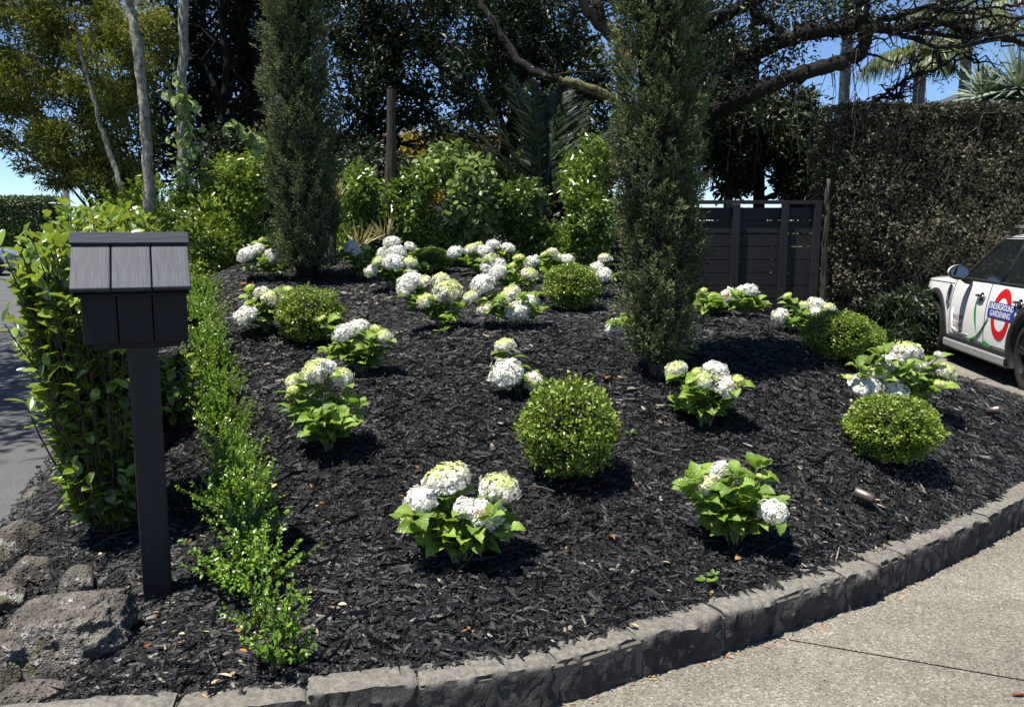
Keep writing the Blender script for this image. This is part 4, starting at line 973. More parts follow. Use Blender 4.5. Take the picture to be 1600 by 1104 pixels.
def tree(name, label, cat, base, trunk_top, r0, ell, n, size, mat, bark, seed, limbs=10, group=None, tw=0.5, **kw):
    rs = np.random.default_rng(seed); b = A_(base, dtype=float) if False else np.array(base, float)
    r = empty(name, tuple(b), 0, label, cat, group)
    m = MB(); tt = np.array(trunk_top, float) - b; P = wob((0, 0, -.05), tt, 9, r0 * .35, rs); m.tube(P, np.linspace(r0, r0 * .45, 9), 10); m.build('trunk', M[bark], r, smooth=True)
    m = MB(); el = [tuple(np.array(e[:3]) - b) + tuple(e[3:6]) for e in ell]
    for k in range(limbs):
        e = el[k % len(el)]; d = rnd_dir(rs, 1)[0]; tip = np.array(e[:3]) + d * np.array(e[3:6]) * .8; u = rs.uniform(.35, 1); st = P[int(u * 8)]
        Q = wob(st, tip, 7, np.linalg.norm(tip - st) * .05, rs); m.tube(Q, np.linspace(r0 * tw, r0 * tw * .15, 7), 6)
        for _ in range(3):
            s2 = Q[rs.integers(2, 6)]; t2 = s2 + rnd_dir(rs, 1)[0] * np.array(e[3:6]) * .6; m.tube(wob(s2, t2, 5, .04, rs), np.linspace(r0 * tw * .3, .006, 5), 4)
    if limbs: m.build('limb', M[bark], r)
    m = MB(); clumpleaves(m, el, n, size, seed + 1, **kw); m.build('crown', M[mat], r, kind='stuff')
    return r
def bush(name, label, cat, base, w, d, h, n, size, mat, seed, group=None, z_lo=.0, **kw):
    rs = np.random.default_rng(seed); r = empty(name, base, 0, label, cat, group); el = []
    for k in range(9):
        a = rs.uniform(0, 6.28); q = (k + .5) / 9
        el.append((math.cos(a) * w * .2, math.sin(a) * d * .2, h * (z_lo + (1 - z_lo) * q) * .92, w * rs.uniform(.22, .34), d * rs.uniform(.22, .34), h * .16))
    m = MB(); clumpleaves(m, el, n, size, seed, **kw); m.build('foliage', M[mat], r, kind='stuff')
    m = MB()
    for k in range(7):
        e = el[rs.integers(2, 9)]; m.tube(wob((rs.normal(0, .04), rs.normal(0, .04), -.03), e[:3], 6, .03, rs), np.linspace(.018, .006, 6), 5)
    m.build('stems', M['bark_mid'], r); return r
def frond(par, p0, d, L, droop, nl, ll, mat, seed, lw=.03, side_up=.3, name='frond', hang=.2):
    rs = np.random.default_rng(seed); d = np.array(d, float); d /= np.linalg.norm(d); q = np.linspace(0, 1, 14)
    P = np.array(p0, float) + d * (L * q)[:, None] + A_([0, 0, -droop * L]) * (q ** 2.2)[:, None]
    m = MB(); m.tube(P, np.linspace(.022, .005, 14) * L / 2, 5, .6)
    u = np.linspace(.14, 1, nl); C = np.stack([np.interp(u, q, P[:, k]) for k in range(3)], 1); Tn = np.gradient(C, axis=0); Tn /= np.linalg.norm(Tn, axis=1)[:, None]
    sd = np.cross(Tn, [0, 0, 1.]); sd /= np.linalg.norm(sd, axis=1)[:, None] + 1e-6; upv = np.cross(sd, Tn)
    for s_ in (-1, 1):
        T = Tn * .75 + sd * s_ + upv * side_up + A_([0, 0, -hang]) + rs.normal(0, .08, (nl, 3))
        ln = ll * np.sin(np.clip(u * .9 + .12, 0, 1) * math.pi) ** .6 * rs.uniform(.85, 1.1, nl)
        m.scatter(C, T, np.broadcast_to(upv, (nl, 3)) + rs.normal(0, .2, (nl, 3)), ln, lw, (A_([(0,-.35,0),(0,.35,0),(.5,.5,.03),(1,0,-.12),(.5,-.5,.03)]), [[(0,4,3,2,1)]]), rs.random(nl))
    return m.build(name, M[mat], par)
tree('tea_tree', 'olive green feathery tree at the far left with thin leaning stems', 'tree', (-5.256, 11.5, 0), (-5.557, 11.5, 4.012), 0.07, [(-6.379, 11.5, 4.092, 0.69, 0.7, 0.52), (-5.622, 11.5, 4.25, 0.61, 0.7, 0.43), (-6.077, 11.3, 3.379, 0.68, 0.6, 0.36), (-5.161, 11.2, 3.481, 0.42, 0.6, 0.46), (-6.399, 11.5, 2.842, 0.42, 0.6, 0.39), (-5.582, 11.2, 2.728, 0.51, 0.6, 0.42), (-4.949, 11.1, 2.915, 0.35, 0.5, 0.5), (-6.005, 11.4, 2.34, 0.39, 0.4, 0.24), (-5.286, 11.2, 2.245, 0.42, 0.5, 0.25), (-4.767, 11.3, 3.97, 0.38, 0.5, 0.51), (-5.003, 11.3, 2.21, 0.34, 0.4, 0.25), (-7.442, 12, 4.12, 0.72, 1, 0.81)], 60000, 0.08, 'teatree_leaf', 'bark_mid', 31, 26, None, asp=0.24, sub=26, tight=0.16, tw=0.35)
tree('tree', 'dark leafy tree behind the two pale trunks with blue sky gaps', 'tree', (-4.491, 14.5, 0), (-4.299, 14.5, 6.716), 0.14, [(-5.48, 14, 4.061, 0.63, 0.9, 1.16), (-4.915, 14.5, 4.655, 0.55, 0.9, 0.87), (-4.586, 15, 3.819, 0.68, 0.9, 0.9), (-5.02, 14, 3.172, 0.74, 0.9, 0.63), (-3.896, 14.6, 4.676, 0.66, 0.9, 0.99), (-3.952, 14.2, 3.094, 0.75, 0.8, 0.53), (-4.761, 14.5, 5.648, 1.42, 1.2, 0.65), (-5.583, 13.8, 2.655, 0.62, 0.6, 0.42)], 26000, 0.12, 'dark_leaf', 'bark_dark', 33, 40, 'dark trees behind the mound', tight=0.19, sub=30, asp=0.3, tw=0.3)
tree('tree', 'dark tree with thin crossing branches between the cypresses on the left', 'tree', (-2.719, 15.0, 0), (-2.221, 15.0, 6.994), 0.15, [(-2.699, 15, 4.969, 0.62, 0.9, 0.79), (-2.241, 14.8, 4.719, 0.67, 0.9, 0.67), (-1.619, 15, 4.969, 0.68, 0.9, 0.62), (-2.548, 14.6, 3.862, 0.6, 0.8, 0.6), (-1.172, 14.7, 4.187, 0.66, 0.9, 0.66), (-1.75, 15, 3.661, 0.51, 0.6, 0.45), (-0.854, 14.6, 3.346, 0.55, 0.7, 0.55), (-2.729, 14.3, 2.901, 0.54, 0.7, 0.43), (-1.713, 15, 5.789, 1.69, 1.3, 0.68), (-1.17, 14.5, 2.971, 0.44, 0.5, 0.33)], 21000, 0.115, 'dark_leaf', 'bark_dark', 35, 60, 'dark trees behind the mound', tight=0.19, sub=30, asp=0.34, tw=0.3)
tree('tree', 'dark tree behind the palm fronds left of the right cypress', 'tree', (0.0, 16.0, 0), (0.0, 16.0, 7.251), 0.15, [(-0.115, 16, 4.976, 0.72, 1, 0.84), (0.576, 16, 5.197, 0.72, 1, 0.6), (1.16, 16, 4.42, 0.72, 1, 0.72), (1.473, 15.5, 3.456, 0.58, 0.8, 0.7), (-0.45, 15.5, 4.113, 0.58, 0.8, 0.58), (0.343, 16, 6.071, 1.8, 1.3, 0.72)], 21000, 0.115, 'dark_leaf', 'bark_dark', 37, 40, 'dark trees behind the mound', tight=0.2, sub=30, tw=0.3)
tree('tree', 'dark tree rising behind the grey fence beside the clipped hedge', 'tree', (4.272, 14.5, 0), (3.933, 14.5, 5.648), 0.12, [(3.275, 14, 3.272, 0.58, 0.8, 0.63), (4.036, 14.5, 3.127, 0.55, 0.8, 0.55), (4.671, 14.3, 2.901, 0.41, 0.7, 0.65), (3.557, 14.2, 2.534, 0.48, 0.6, 0.43), (4.654, 14, 2.266, 0.32, 0.5, 0.42), (3.258, 14.5, 4.151, 0.55, 0.8, 0.65), (4.5, 14.5, 3.436, 0.44, 0.6, 0.44)], 32000, 0.11, 'dark_leaf', 'bark_dark', 39, 14, 'dark trees behind the mound', tight=0.2, sub=30)
tree('tree', 'tall thin dark trunked tree right of the pale trunks', 'tree', (-4.332, 12.8, 0), (-4.149, 12.8, 5.34), 0.09, [(-4.103, 12.8, 5.34, 0.58, 0.8, 0.38)], 2500, 0.09, 'dark_leaf', 'bark_dark', 41, 5, 'dark trees behind the mound')
tree('tree', 'second tall dark trunked tree right of the pale trunks', 'tree', (-4.009, 13.2, 0), (-3.714, 13.2, 5.459), 0.1, [(-3.667, 13.2, 5.459, 0.6, 0.8, 0.4)], 2500, 0.09, 'dark_leaf', 'bark_dark', 42, 5, 'dark trees behind the mound')
tree('tree', 'third tall dark trunked tree close to the left cypress', 'tree', (-4.911, 13.6, 0), (-4.67, 13.6, 5.577), 0.08, [(-4.67, 13.6, 5.577, 0.61, 0.8, 0.41)], 2500, 0.09, 'dark_leaf', 'bark_dark', 43, 5, 'dark trees behind the mound')
tree('street_tree', 'street tree left of the frame whose shade falls on the road', 'tree', (-11.5, 9.5, 0), (-10.8, 9.5, 5.2), .22, [(-8.0, 10.0, 7.4, 2.3, 3.6, 1.2), (-8.2, 7.4, 7.0, 2.0, 1.6, 1.0), (-7.6, 13.0, 7.4, 2.3, 1.9, 1.1), (-6.7, 5.9, 6.8, 1.5, 1.2, .8)], 15000, .17, 'mid_leaf', 'bark_dark', 45, 10)

def pale(path_, rads, label, seed, cr):
    P = A_(path_); b = P[0]; r = empty('pale_trunked_tree', tuple(b), 0, label, 'tree', 'pale trunked trees on the left'); rs = np.random.default_rng(seed)
    q = np.linspace(0, 1, len(P)); qq = np.linspace(0, 1, 26); Q = np.stack([np.interp(qq, q, P[:, k]) for k in range(3)], 1) - b; Q[1:-1] += rs.normal(0, .006, (24, 3))
    m = MB(); m.tube(Q, np.interp(qq, q, rads) * (1 + rs.normal(0, .04, 26)), 12); m.build('trunk', M['bark_pale'], r, smooth=True)
    m = MB(); clumpleaves(m, [tuple(Q[-1] + A_([0, 0, .6])) + cr], 1300, .08, seed); m.build('crown', M['mid_leaf'], r, kind='stuff')
pale([(-3.86, 9.2, 1.685), (-3.849, 9.2, 2.419), (-3.863, 9.2, 3.071), (-3.897, 9.2, 3.584), (-3.956, 9.2, 3.899), (-3.998, 9.2, 4.274)], [.062, .055, .052, .05, .045, .04], 'pale lichen spotted trunk leaning left, second bare trunk from the left', 51, (1.1, 1.1, .5))
pale([(-3.654, 9.6, 1.621), (-3.63, 9.6, 2.319), (-3.606, 9.6, 3.002), (-3.548, 9.6, 3.672), (-3.508, 9.6, 4.393)], [.062, .058, .054, .05, .046], 'straight pale trunk immediately left of the leafy vine', 52, (1.1, 1.1, .5))
pale([(-4.586, 10.2, 1.998), (-4.749, 10.2, 2.586), (-4.863, 10.2, 3.093), (-5.002, 10.2, 3.734)], [.034, .028, .022, .014], 'thin pale stem leaning left within the feathery olive tree', 53, (.3, .3, .2))


vp = A_([(-3.463, 9.3, 1.755), (-3.496, 9.3, 2.161), (-3.408, 9.3, 2.528), (-3.526, 9.3, 2.859), (-3.634, 9.3, 3.088)]); r = empty('climbing_vine', tuple(vp[0]), 0, 'light green climbing vine on the straight pale trunk', 'vine'); m = MB(); rs = np.random.default_rng(3)
q = np.linspace(0, 4, 60); Q = np.stack([np.interp(q, range(5), vp[:, k]) for k in range(3)], 1) - vp[0]; m.tube(Q, .008, 4); m.build('stem', M['bark_mid'], r)
m = MB(); P = Q[rs.integers(5, 60, 170)] + rs.normal(0, .07, (170, 3)); m.scatter(P, rnd_dir(rs, 170) + A_([0, 0, -.6]), rnd_dir(rs, 170) + A_([0, -.6, .6]), .11, .07, OVAL, rs.random(170)); m.build('leaves', M['viburnum_leaf'], r, kind='stuff')
vp = A_([(-3.299, 9.2, 2.353), (-3.168, 9.2, 2.537), (-2.996, 9.2, 2.616), (-2.729, 9.2, 2.55), (-2.601, 9.2, 2.386)]); r = empty('climbing_vine', tuple(vp[0]), 0, 'arching vine shoot reaching towards the left cypress', 'vine'); m = MB()
q = np.linspace(0, 4, 30); Q = np.stack([np.interp(q, range(5), vp[:, k]) for k in range(3)], 1) - vp[0]; m.tube(Q, .006, 4); m.build('stem', M['bark_mid'], r)
m = MB(); P = Q[rs.integers(14, 30, 34)] + rs.normal(0, .03, (34, 3)); m.scatter(P, rnd_dir(rs, 34) + A_([0, 0, -.6]), rnd_dir(rs, 34) + A_([0, -.6, .6]), .13, .08, OVAL, rs.random(34)); m.build('leaves', M['viburnum_leaf'], r, kind='stuff')

bush('shrub', 'bright lime green shrub left of the left cypress', 'shrub', (-3.098, 9.4, 1.1), 1.02, 0.9, 1.24, 11000, 0.062, 'lime_leaf', 61, vm=0.62, up=0.9, tpl=OVAL)
bush('shrub', 'dark glossy shrub under the pale trunks', 'shrub', (-3.591, 9.3, 0.83), 0.72, 0.8, 1.2, 6000, 0.06, 'camellia_leaf', 62, vm=0.55, up=0.7)
bush('shrub', 'glossy upright shrub immediately right of the left cypress', 'shrub', (-1.723, 9.7, 1.22), 0.6, 0.7, 1.08, 7000, 0.06, 'camellia_leaf', 63, vm=0.7, up=0.8)
bush('shrub', 'dark glossy shrub right of the weathered stump', 'shrub', (-1.122, 9.7, 1.16), 0.8, 0.7, 1.08, 8500, 0.06, 'camellia_leaf', 64, vm=0.62, up=0.7)
bush('viburnum', 'pale round leaved shrub in the middle of the back row', 'shrub', (-0.57, 9.8, 1.12), 0.81, 0.8, 1.34, 4600, 0.085, 'viburnum_leaf', 65, tpl=OVAL, asp=0.75, up=0.8)
bush('shrub', 'dark shrub below the palm fronds', 'shrub', (0.111, 9.9, 1.07), 0.9, 0.8, 1.02, 8500, 0.06, 'camellia_leaf', 66, vm=0.35)
bush('shrub', 'dense glossy shrub left of the right cypress', 'shrub', (0.789, 9.6, 0.98), 0.79, 0.8, 1.54, 10000, 0.062, 'camellia_leaf', 67, vm=0.62, up=0.7)
bush('shrub', 'small dim shrub at the left foot of the left cypress', 'shrub', (-3.166, 9.0, 1.06), 0.7, 0.5, 0.69, 3500, 0.05, 'lime_leaf', 68)
bush('shrub', 'leafy shrub between the pale trunks and the rear hedge shrub', 'shrub', (-4.263, 9.9, 0.53), 0.94, 0.8, 1.56, 6000, 0.07, 'lime_leaf', 69, vm=0.5, up=0.8)
bush('golden_shrub', 'sunlit golden shrub glimpsed beyond the stump', 'shrub', (-1.829, 17, 0.61), 1.25, 1.6, 2.97, 5000, 0.13, 'yellow_leaf', 70)
bush('golden_shrub', 'sunlit golden shrub glimpsed behind the palm', 'shrub', (1.576, 17, 0.5), 1.4, 1.6, 2.84, 5000, 0.13, 'yellow_leaf', 71)
bush('golden_shrub', 'pale green shrub glimpsed above the palm fronds', 'shrub', (0.07, 19, 0.53), 1.15, 1.6, 4.16, 4500, 0.14, 'palm_leaf', 72)
bush('shrub', 'dark understorey shrub filling the gap behind the stump', 'shrub', (-1.86, 12.5, 0.95), 1.62, 1.2, 1.73, 12000, 0.08, 'dark_leaf', 73)
bush('shrub', 'dark understorey shrub behind the palm base', 'shrub', (0.573, 12.8, 0.75), 1.88, 1.2, 1.83, 12000, 0.08, 'dark_leaf', 74)
bush('shrub', 'dark understorey shrub behind the lime green shrub', 'shrub', (-3.915, 12.5, 0.71), 1.84, 1.2, 2.2, 14000, 0.08, 'dark_leaf', 75)
bush('shrub', 'dark understorey shrub below the feathery olive tree', 'shrub', (-5.515, 12.3, 0.28), 1.38, 1.2, 2.25, 10000, 0.08, 'dark_leaf', 76)
bush('shrub', 'dark undergrowth added behind the timber fence to darken its gaps', 'shrub', (3.519, 12.3, 0), 2.45, 1.0, 1.82, 14000, 0.09, 'dark_leaf', 78)  # added to block the bright ground showing through the fence boards
bush('shrub', 'dark strappy undergrowth at the foot of the tall hedge', 'shrub', (4.975, 10.6, 0), 1.1, 0.5, 0.8, 4500, 0.13, 'dark_leaf', 77, asp=0.16)
P = A_([(-1.382, 9.6, 1.373), (-1.356, 9.6, 1.972), (-1.33, 9.6, 2.525), (-1.317, 9.6, 3.171)]); P = P - A_([0,0,.1]); o_ = MB(); rs = np.random.default_rng(8); q = np.linspace(0, 3, 14); Q = np.stack([np.interp(q, range(4), P[:, k]) for k in range(3)], 1) - P[0]; o_.tube(Q, np.interp(q, [0, 1, 2, 3], [.10, .085, .055, .045]) * (1 + rs.normal(0, .05, 14)), 9); o = o_.build('dead_trunk', M['bark_fib']); o.location = tuple(P[0]); tag(o, 'weathered bare dead trunk standing behind the hydrangeas', 'dead trunk')

pz = (0.409, 11.0, 1.671); r = empty('palm', (pz[0], pz[1], 0.9), 0, 'dark feathery palm with upright fans of fronds behind the back shrubs', 'palm')
m = MB(); m.tube([(0, 0, -.1), (0, 0, pz[2] - .9 + .1)], [.13, .10], 10); m.build('trunk', M['bark_fib'], r)
rs = np.random.default_rng(9)
for i, (a, e, L, dr) in enumerate([(-1.0,.62,1.7,.25),(-.75,.9,1.9,.2),(-.55,1.2,2.0,.12),(-.3,1.5,2.1,.1),(-.1,1.3,2.0,.1),(.15,1.6,2.0,.1),(.35,1.3,1.9,.15),(.6,1.1,1.8,.2),(.85,.8,1.7,.25),(1.0,.5,1.6,.3),(-1.0,.3,1.4,.3),(.9,.2,1.4,.3),(.5,.5,1.3,.4),(-.5,.4,1.3,.4),(.75,1.3,1.9,.2),(-.85,1.35,1.9,.2)]):
    frond(r, (0, 0, pz[2] - .9), (a, rs.uniform(-.5, .3), e), L, dr, 58, .52, 'palm_dark', 90 + i, lw=.042, side_up=.15)


pz = (1.348, 13.5, 2.143); r = empty('palm', (pz[0], pz[1], 0.3), 0, 'straw coloured sunlit palm crown behind the dense glossy shrub', 'palm')
m = MB(); m.tube([(0, 0, -.3), (0, 0, pz[2] - .3)], [.13, .10], 10); m.build('trunk', M['bark_fib'], r)
for i, (a, e, L, dr) in enumerate([(-1.0,.5,1.4,.5),(-.6,.8,1.4,.4),(.6,.9,1.4,.4),(1.0,.4,1.4,.6),(.1,.8,1.2,.5),(-.9,.1,1.2,.6)]):
    frond(r, (0, 0, pz[2] - .3), (a, -.4 + .1 * i, e), L, dr, 26, .45, 'palm_pale', 120 + i, lw=.03)

rs = np.random.default_rng(562); r = empty('strappy_plant', (-1.578, 8.9, 1.17), 0, 'small yellow green fan palm behind the small hydrangea', 'plant'); m = MB(); n = 22; a = rs.uniform(0, 6.28, n); e = rs.uniform(.5, 1.5, n); T = np.stack([np.cos(a) * np.cos(e), np.sin(a) * np.cos(e), np.sin(e)], 1)
m.scatter(np.zeros((n, 3)) + A_([0, 0, 0.18]), T, rnd_dir(rs, n), .34, .028, RHOMB, rs.random(n)); m.build('leaves', M['palm_pale'], r, kind='stuff'); m = MB(); m.tube([(0, 0, -.03), (0, 0, 0.2)], .02, 6); m.build('stem', M['bark_mid'], r)
rs = np.random.default_rng(520); r = empty('strappy_plant', (-1.863, 9.0, 1.21), 0, 'broad strappy clump right of the left cypress', 'plant'); m = MB(); n = 22; a = rs.uniform(0, 6.28, n); e = rs.uniform(.5, 1.5, n); T = np.stack([np.cos(a) * np.cos(e), np.sin(a) * np.cos(e), np.sin(e)], 1)
m.scatter(np.zeros((n, 3)) + A_([0, 0, 0.62]), T, rnd_dir(rs, n), .34, .028, RHOMB, rs.random(n)); m.build('leaves', M['palm_pale'], r, kind='stuff'); m = MB(); m.tube([(0, 0, -.03), (0, 0, 0.64)], .02, 6); m.build('stem', M['bark_mid'], r)
rs = np.random.default_rng(605); r = empty('strappy_plant', (-1.336, 9.2, 1.17), 0, 'spiky pale seedling at the foot of the dead trunk', 'plant'); m = MB(); n = 22; a = rs.uniform(0, 6.28, n); e = rs.uniform(.5, 1.5, n); T = np.stack([np.cos(a) * np.cos(e), np.sin(a) * np.cos(e), np.sin(e)], 1)
m.scatter(np.zeros((n, 3)) + A_([0, 0, 0.23]), T, rnd_dir(rs, n), .34, .028, RHOMB, rs.random(n)); m.build('leaves', M['palm_pale'], r, kind='stuff'); m = MB(); m.tube([(0, 0, -.03), (0, 0, 0.25)], .02, 6); m.build('stem', M['bark_mid'], r)

r = empty('spreading_tree', (2.314, 12.0, 0.0), 0, 'large dark spreading tree with thick horizontal limbs over the fence', 'tree'); rs = np.random.default_rng(77); orig = A_([2.314, 12.0, 0.0]); ALLP = []
for i, (P, rad, mt, nm) in enumerate([([(2.314, 12.0, 1.814), (2.308, 12.0, 2.683), (2.177, 12.0, 3.618), (1.982, 12.0, 4.45), (1.791, 12.0, 5.265)], [0.22, 0.2, 0.19, 0.17, 0.15], 'bark_dark', 'trunk'), ([(2.071, 11.8, 2.959), (1.234, 11.3, 3.244), (0.854, 11.2, 3.386), (0.553, 11.2, 3.449)], [0.1, 0.085, 0.075, 0.07], 'bark_moss_lit', 'limb'), ([(0.569, 11.2, 3.449), (0.406, 11.2, 3.481), (0.082, 11.3, 3.671), (-0.123, 11.4, 3.991), (-0.371, 11.5, 4.369), (-0.497, 11.6, 4.828)], [0.07, 0.07, 0.075, 0.065, 0.06, 0.05], 'bark_dark', 'limb'), ([(2.248, 11.8, 2.791), (2.603, 11.5, 3.046), (2.936, 11.2, 3.229), (3.345, 11.1, 3.401), (3.709, 11.0, 3.508), (4.101, 11.0, 3.615), (4.319, 11.0, 3.707), (4.379, 11.0, 3.905), (4.306, 11.0, 4.209), (4.323, 11.0, 4.584)], [0.17, 0.15, 0.14, 0.13, 0.12, 0.115, 0.1, 0.11, 0.1, 0.08], 'bark_dark', 'limb'), ([(2.184, 12.0, 3.366), (2.632, 11.7, 3.567), (2.996, 11.5, 3.733), (3.344, 11.3, 3.907), (3.712, 11.2, 4.01), (4.113, 11.2, 4.057), (4.45, 11.2, 4.087), (4.839, 11.2, 4.057), (5.448, 11.3, 4.141), (6.079, 11.4, 4.054), (6.642, 11.5, 3.933), (7.384, 11.6, 3.792)], [0.16, 0.15, 0.14, 0.13, 0.12, 0.11, 0.1, 0.07, 0.055, 0.05, 0.045, 0.03], 'bark_dark', 'limb'), ([(2.12, 12.0, 4.12), (2.669, 11.6, 4.274), (3.265, 11.4, 4.539)], [0.14, 0.12, 0.1], 'bark_dark', 'limb'), ([(4.449, 11.2, 4.103), (4.829, 11.2, 4.218), (5.224, 11.2, 4.318), (5.777, 11.2, 4.448)], [0.06, 0.05, 0.045, 0.03], 'bark_dark', 'limb'), ([(4.597, 11.2, 4.057), (5.007, 11.2, 3.964), (5.291, 11.1, 3.811), (5.691, 11.1, 3.835), (6.084, 11.1, 3.927), (6.502, 11.0, 3.943)], [0.045, 0.04, 0.035, 0.03, 0.025, 0.02], 'bark_dark', 'limb'), ([(4.839, 11.2, 4.057), (5.246, 11.2, 4.01), (5.869, 11.3, 3.954), (6.262, 11.3, 4.126), (6.655, 11.3, 4.281)], [0.04, 0.035, 0.03, 0.028, 0.02], 'bark_dark', 'limb'), ([(4.839, 11.2, 4.057), (5.107, 11.1, 4.156), (5.589, 11.1, 4.118), (6.007, 11.0, 4.171), (6.485, 11.0, 4.133)], [0.03, 0.03, 0.025, 0.02, 0.02], 'bark_dark', 'limb'), ([(5.224, 11.2, 4.318), (5.55, 11.2, 4.257), (6.003, 11.3, 4.32), (6.483, 11.3, 4.397)], [0.03, 0.026, 0.022, 0.02], 'bark_dark', 'limb'), ([(4.398, 11.6, 3.182), (4.775, 11.5, 3.225), (4.891, 11.4, 3.355), (5.124, 11.3, 3.514), (5.366, 11.3, 3.561), (5.642, 11.3, 3.719), (5.964, 11.3, 3.774)], [0.03, 0.032, 0.034, 0.03, 0.026, 0.02, 0.015], 'bark_dark', 'limb'), ([(4.852, 11.4, 3.315), (4.92, 11.3, 3.244), (4.989, 11.2, 3.244)], [0.018, 0.015, 0.01], 'bark_dark', 'limb'), ([(2.915, 11.5, 3.693), (2.603, 11.2, 3.402), (2.332, 11.0, 2.903)], [0.05, 0.045, 0.03], 'bark_dark', 'limb'), ([(3.504, 11.3, 3.97), (3.057, 11.2, 4.257), (2.881, 11.2, 4.639)], [0.08, 0.07, 0.06], 'bark_dark', 'limb'), ([(1.385, 12.0, 4.12), (1.0, 11.6, 4.354), (0.74, 11.5, 4.722)], [0.11, 0.09, 0.08], 'bark_mid', 'limb'), ([(2.088, 12.0, 3.702), (1.362, 11.8, 4.077), (1.136, 11.7, 4.297), (1.087, 11.7, 4.777)], [0.13, 0.12, 0.11, 0.1], 'bark_mid', 'limb')]):  # limb coloured in two: lit mossy stretch, then dark bark for shade
    P = A_(P) - orig
    if nm == 'trunk': P = np.vstack([[P[0][0], P[0][1], -.05], P]); rad = [.25] + list(rad)
    k = 5 * len(P); q = np.linspace(0, len(P) - 1, k); Q = np.stack([np.interp(q, range(len(P)), P[:, a]) for a in range(3)], 1); Q[1:-1] += rs.normal(0, .012, (k - 2, 3)); rr_ = np.interp(q, range(len(P)), rad) * (.8 if i else 1) * (1 + rs.normal(0, .07, k)); rr_[-1] *= .5
    m = MB(); m.tube(Q, rr_, 9); m.build(nm, M[mt], r, smooth=True)
    if i: ALLP.append(Q)
A = np.vstack(ALLP); m = MB(); rt = MB(); lf = MB()
for k in range(280):
    s = A[rs.integers(0, len(A))]; d = rnd_dir(rs, 1)[0] * A_([1, .6, .7]) + A_([.25, 0, .15]); L_ = rs.uniform(.25, .9)
    Q = wob(s, s + d * L_, 6, .05, rs); m.tube(Q, np.linspace(.016, .004, 6), 4)
    n = 5; lf.scatter(Q[rs.integers(2, 6, n)] + rs.normal(0, .07, (n, 3)), rnd_dir(rs, n), rnd_dir(rs, n), .06, .026, RHOMB, rs.random(n))
for k in range(70):
    Qa = ALLP[rs.integers(2, 5)]; s = Qa[rs.integers(0, min(48, len(Qa)))] + rs.normal(0, .05, 3); L_ = rs.uniform(.25, 1.1)
    Q = wob(s, s + A_([rs.normal(0, .1), rs.normal(0, .08), -L_]), 6, .018, rs); rt.tube(Q, np.linspace(.006, .003, 6), 3)
m.build('twigs', M['bark_dark'], r, kind='stuff'); rt.build('aerial_roots', M['root'], r, kind='stuff')
el = [(2.718, 11.8, 4.24, 0.53, 0.8, 0.35), (3.269, 11.6, 3.873, 0.52, 0.7, 0.35), (3.832, 11.6, 4.354, 0.61, 0.7, 0.31), (2.649, 11.8, 3.749, 0.35, 0.6, 0.35), (4.335, 11.4, 4.383, 0.43, 0.6, 0.21), (4.36, 11.1, 3.965, 0.15, 0.2, 0.15), (4.274, 12, 5.103, 1.44, 1.6, 0.45), (2.564, 12, 5.103, 1.26, 1.6, 0.45), (1.368, 12, 5.103, 1.08, 1.6, 0.45)]
el = [(e[0] - orig[0], e[1] - orig[1], e[2]) + tuple(e[3:]) for e in el]; clumpleaves(lf, el, 17000, .07, 78, sub=40); lf.build('crown', M['dark_leaf'], r, kind='stuff')


hx0, hx1, hy, hd, hh = 4.15, 12.5, 11.1, .9, 3.12
r = empty('tall_hedge', (hx0, hy, 0), 0, 'tall clipped brown green hedge wall behind the white car', 'hedge'); m = MB(); m.box(((hx1 - hx0) / 2 + .10, hd / 2 + .08, hh / 2 - .05), (hx1 - hx0 - .15, hd, hh - .08)); m.build('branches', M['bark_dark'], r)
rs = np.random.default_rng(6); n = 105000; u = rs.random(n) * 6.4; v = rs.random(n) * (hh + .03); nz = A_([noise.noise(Vector((a * 1.6, b * 1.6, 0))) + .5 * noise.noise(Vector((a * 5, b * 5, 3))) for a, b in zip(u[::1], v[::1])])
k = rs.random(n) < .55 + .6 * nz + .25; u, v, nz = u[k], v[k], nz[k]; n = len(u)
P = np.stack([u, -.10 * nz + rs.uniform(-.07, .10, n), v], 1); m = MB(); m.scatter(P, rnd_dir(rs, n), rnd_dir(rs, n) * .9 + A_([0, -.55, .35]), rs.uniform(.035, .066, n), rs.uniform(.022, .038, n), RHOMB, np.clip(rs.normal(.42, .2, n) + .15 * nz + .22 * np.clip((u - 2.2) / 2, 0, 1), 0, 1))  # tone rises to the right, painting more light on that end of the hedge
n = 16000; P = np.stack([rs.random(n) * 6.4, rs.random(n) * .85, hh + rs.normal(0, .018, n)], 1); m.scatter(P, rnd_dir(rs, n) + A_([0, 0, .5]), rnd_dir(rs, n) + A_([0, 0, .5]), .042, .02, RHOMB, rs.random(n))
n = 9000; P = np.stack([rs.normal(0, .04, n), rs.random(n) * .85, rs.random(n) * hh], 1); m.scatter(P, rnd_dir(rs, n), rnd_dir(rs, n), .042, .02, RHOMB, rs.random(n) * .6)
m.build('foliage', M['hedge_leaf'], r, kind='stuff')
m = MB()
for k in range(420):
    s = A_([rs.random() * 6.3, -.07, rs.random() * hh]); d = rnd_dir(rs, 1)[0] * A_([1, .25, 1]); m.tube(wob(s, s + d * rs.uniform(.1, .45), 4, .015, rs), .0035, 3)
m.build('bare_twigs', M['root'], r, kind='stuff')
m = MB(); m.tube(wob((-.14, -.08, 0), (-.10, -.02, 2.2), 12, .008, rs), np.linspace(.055, .03, 12), 8); m.build('stem', M['bark_fib'], r, smooth=True)
m = MB(); m.tube(wob((.25, -.05, 0), (.3, .0, 1.2), 8, .02, rs), np.linspace(.05, .035, 8), 8); m.build('stem', M['bark_dark'], r, smooth=True)


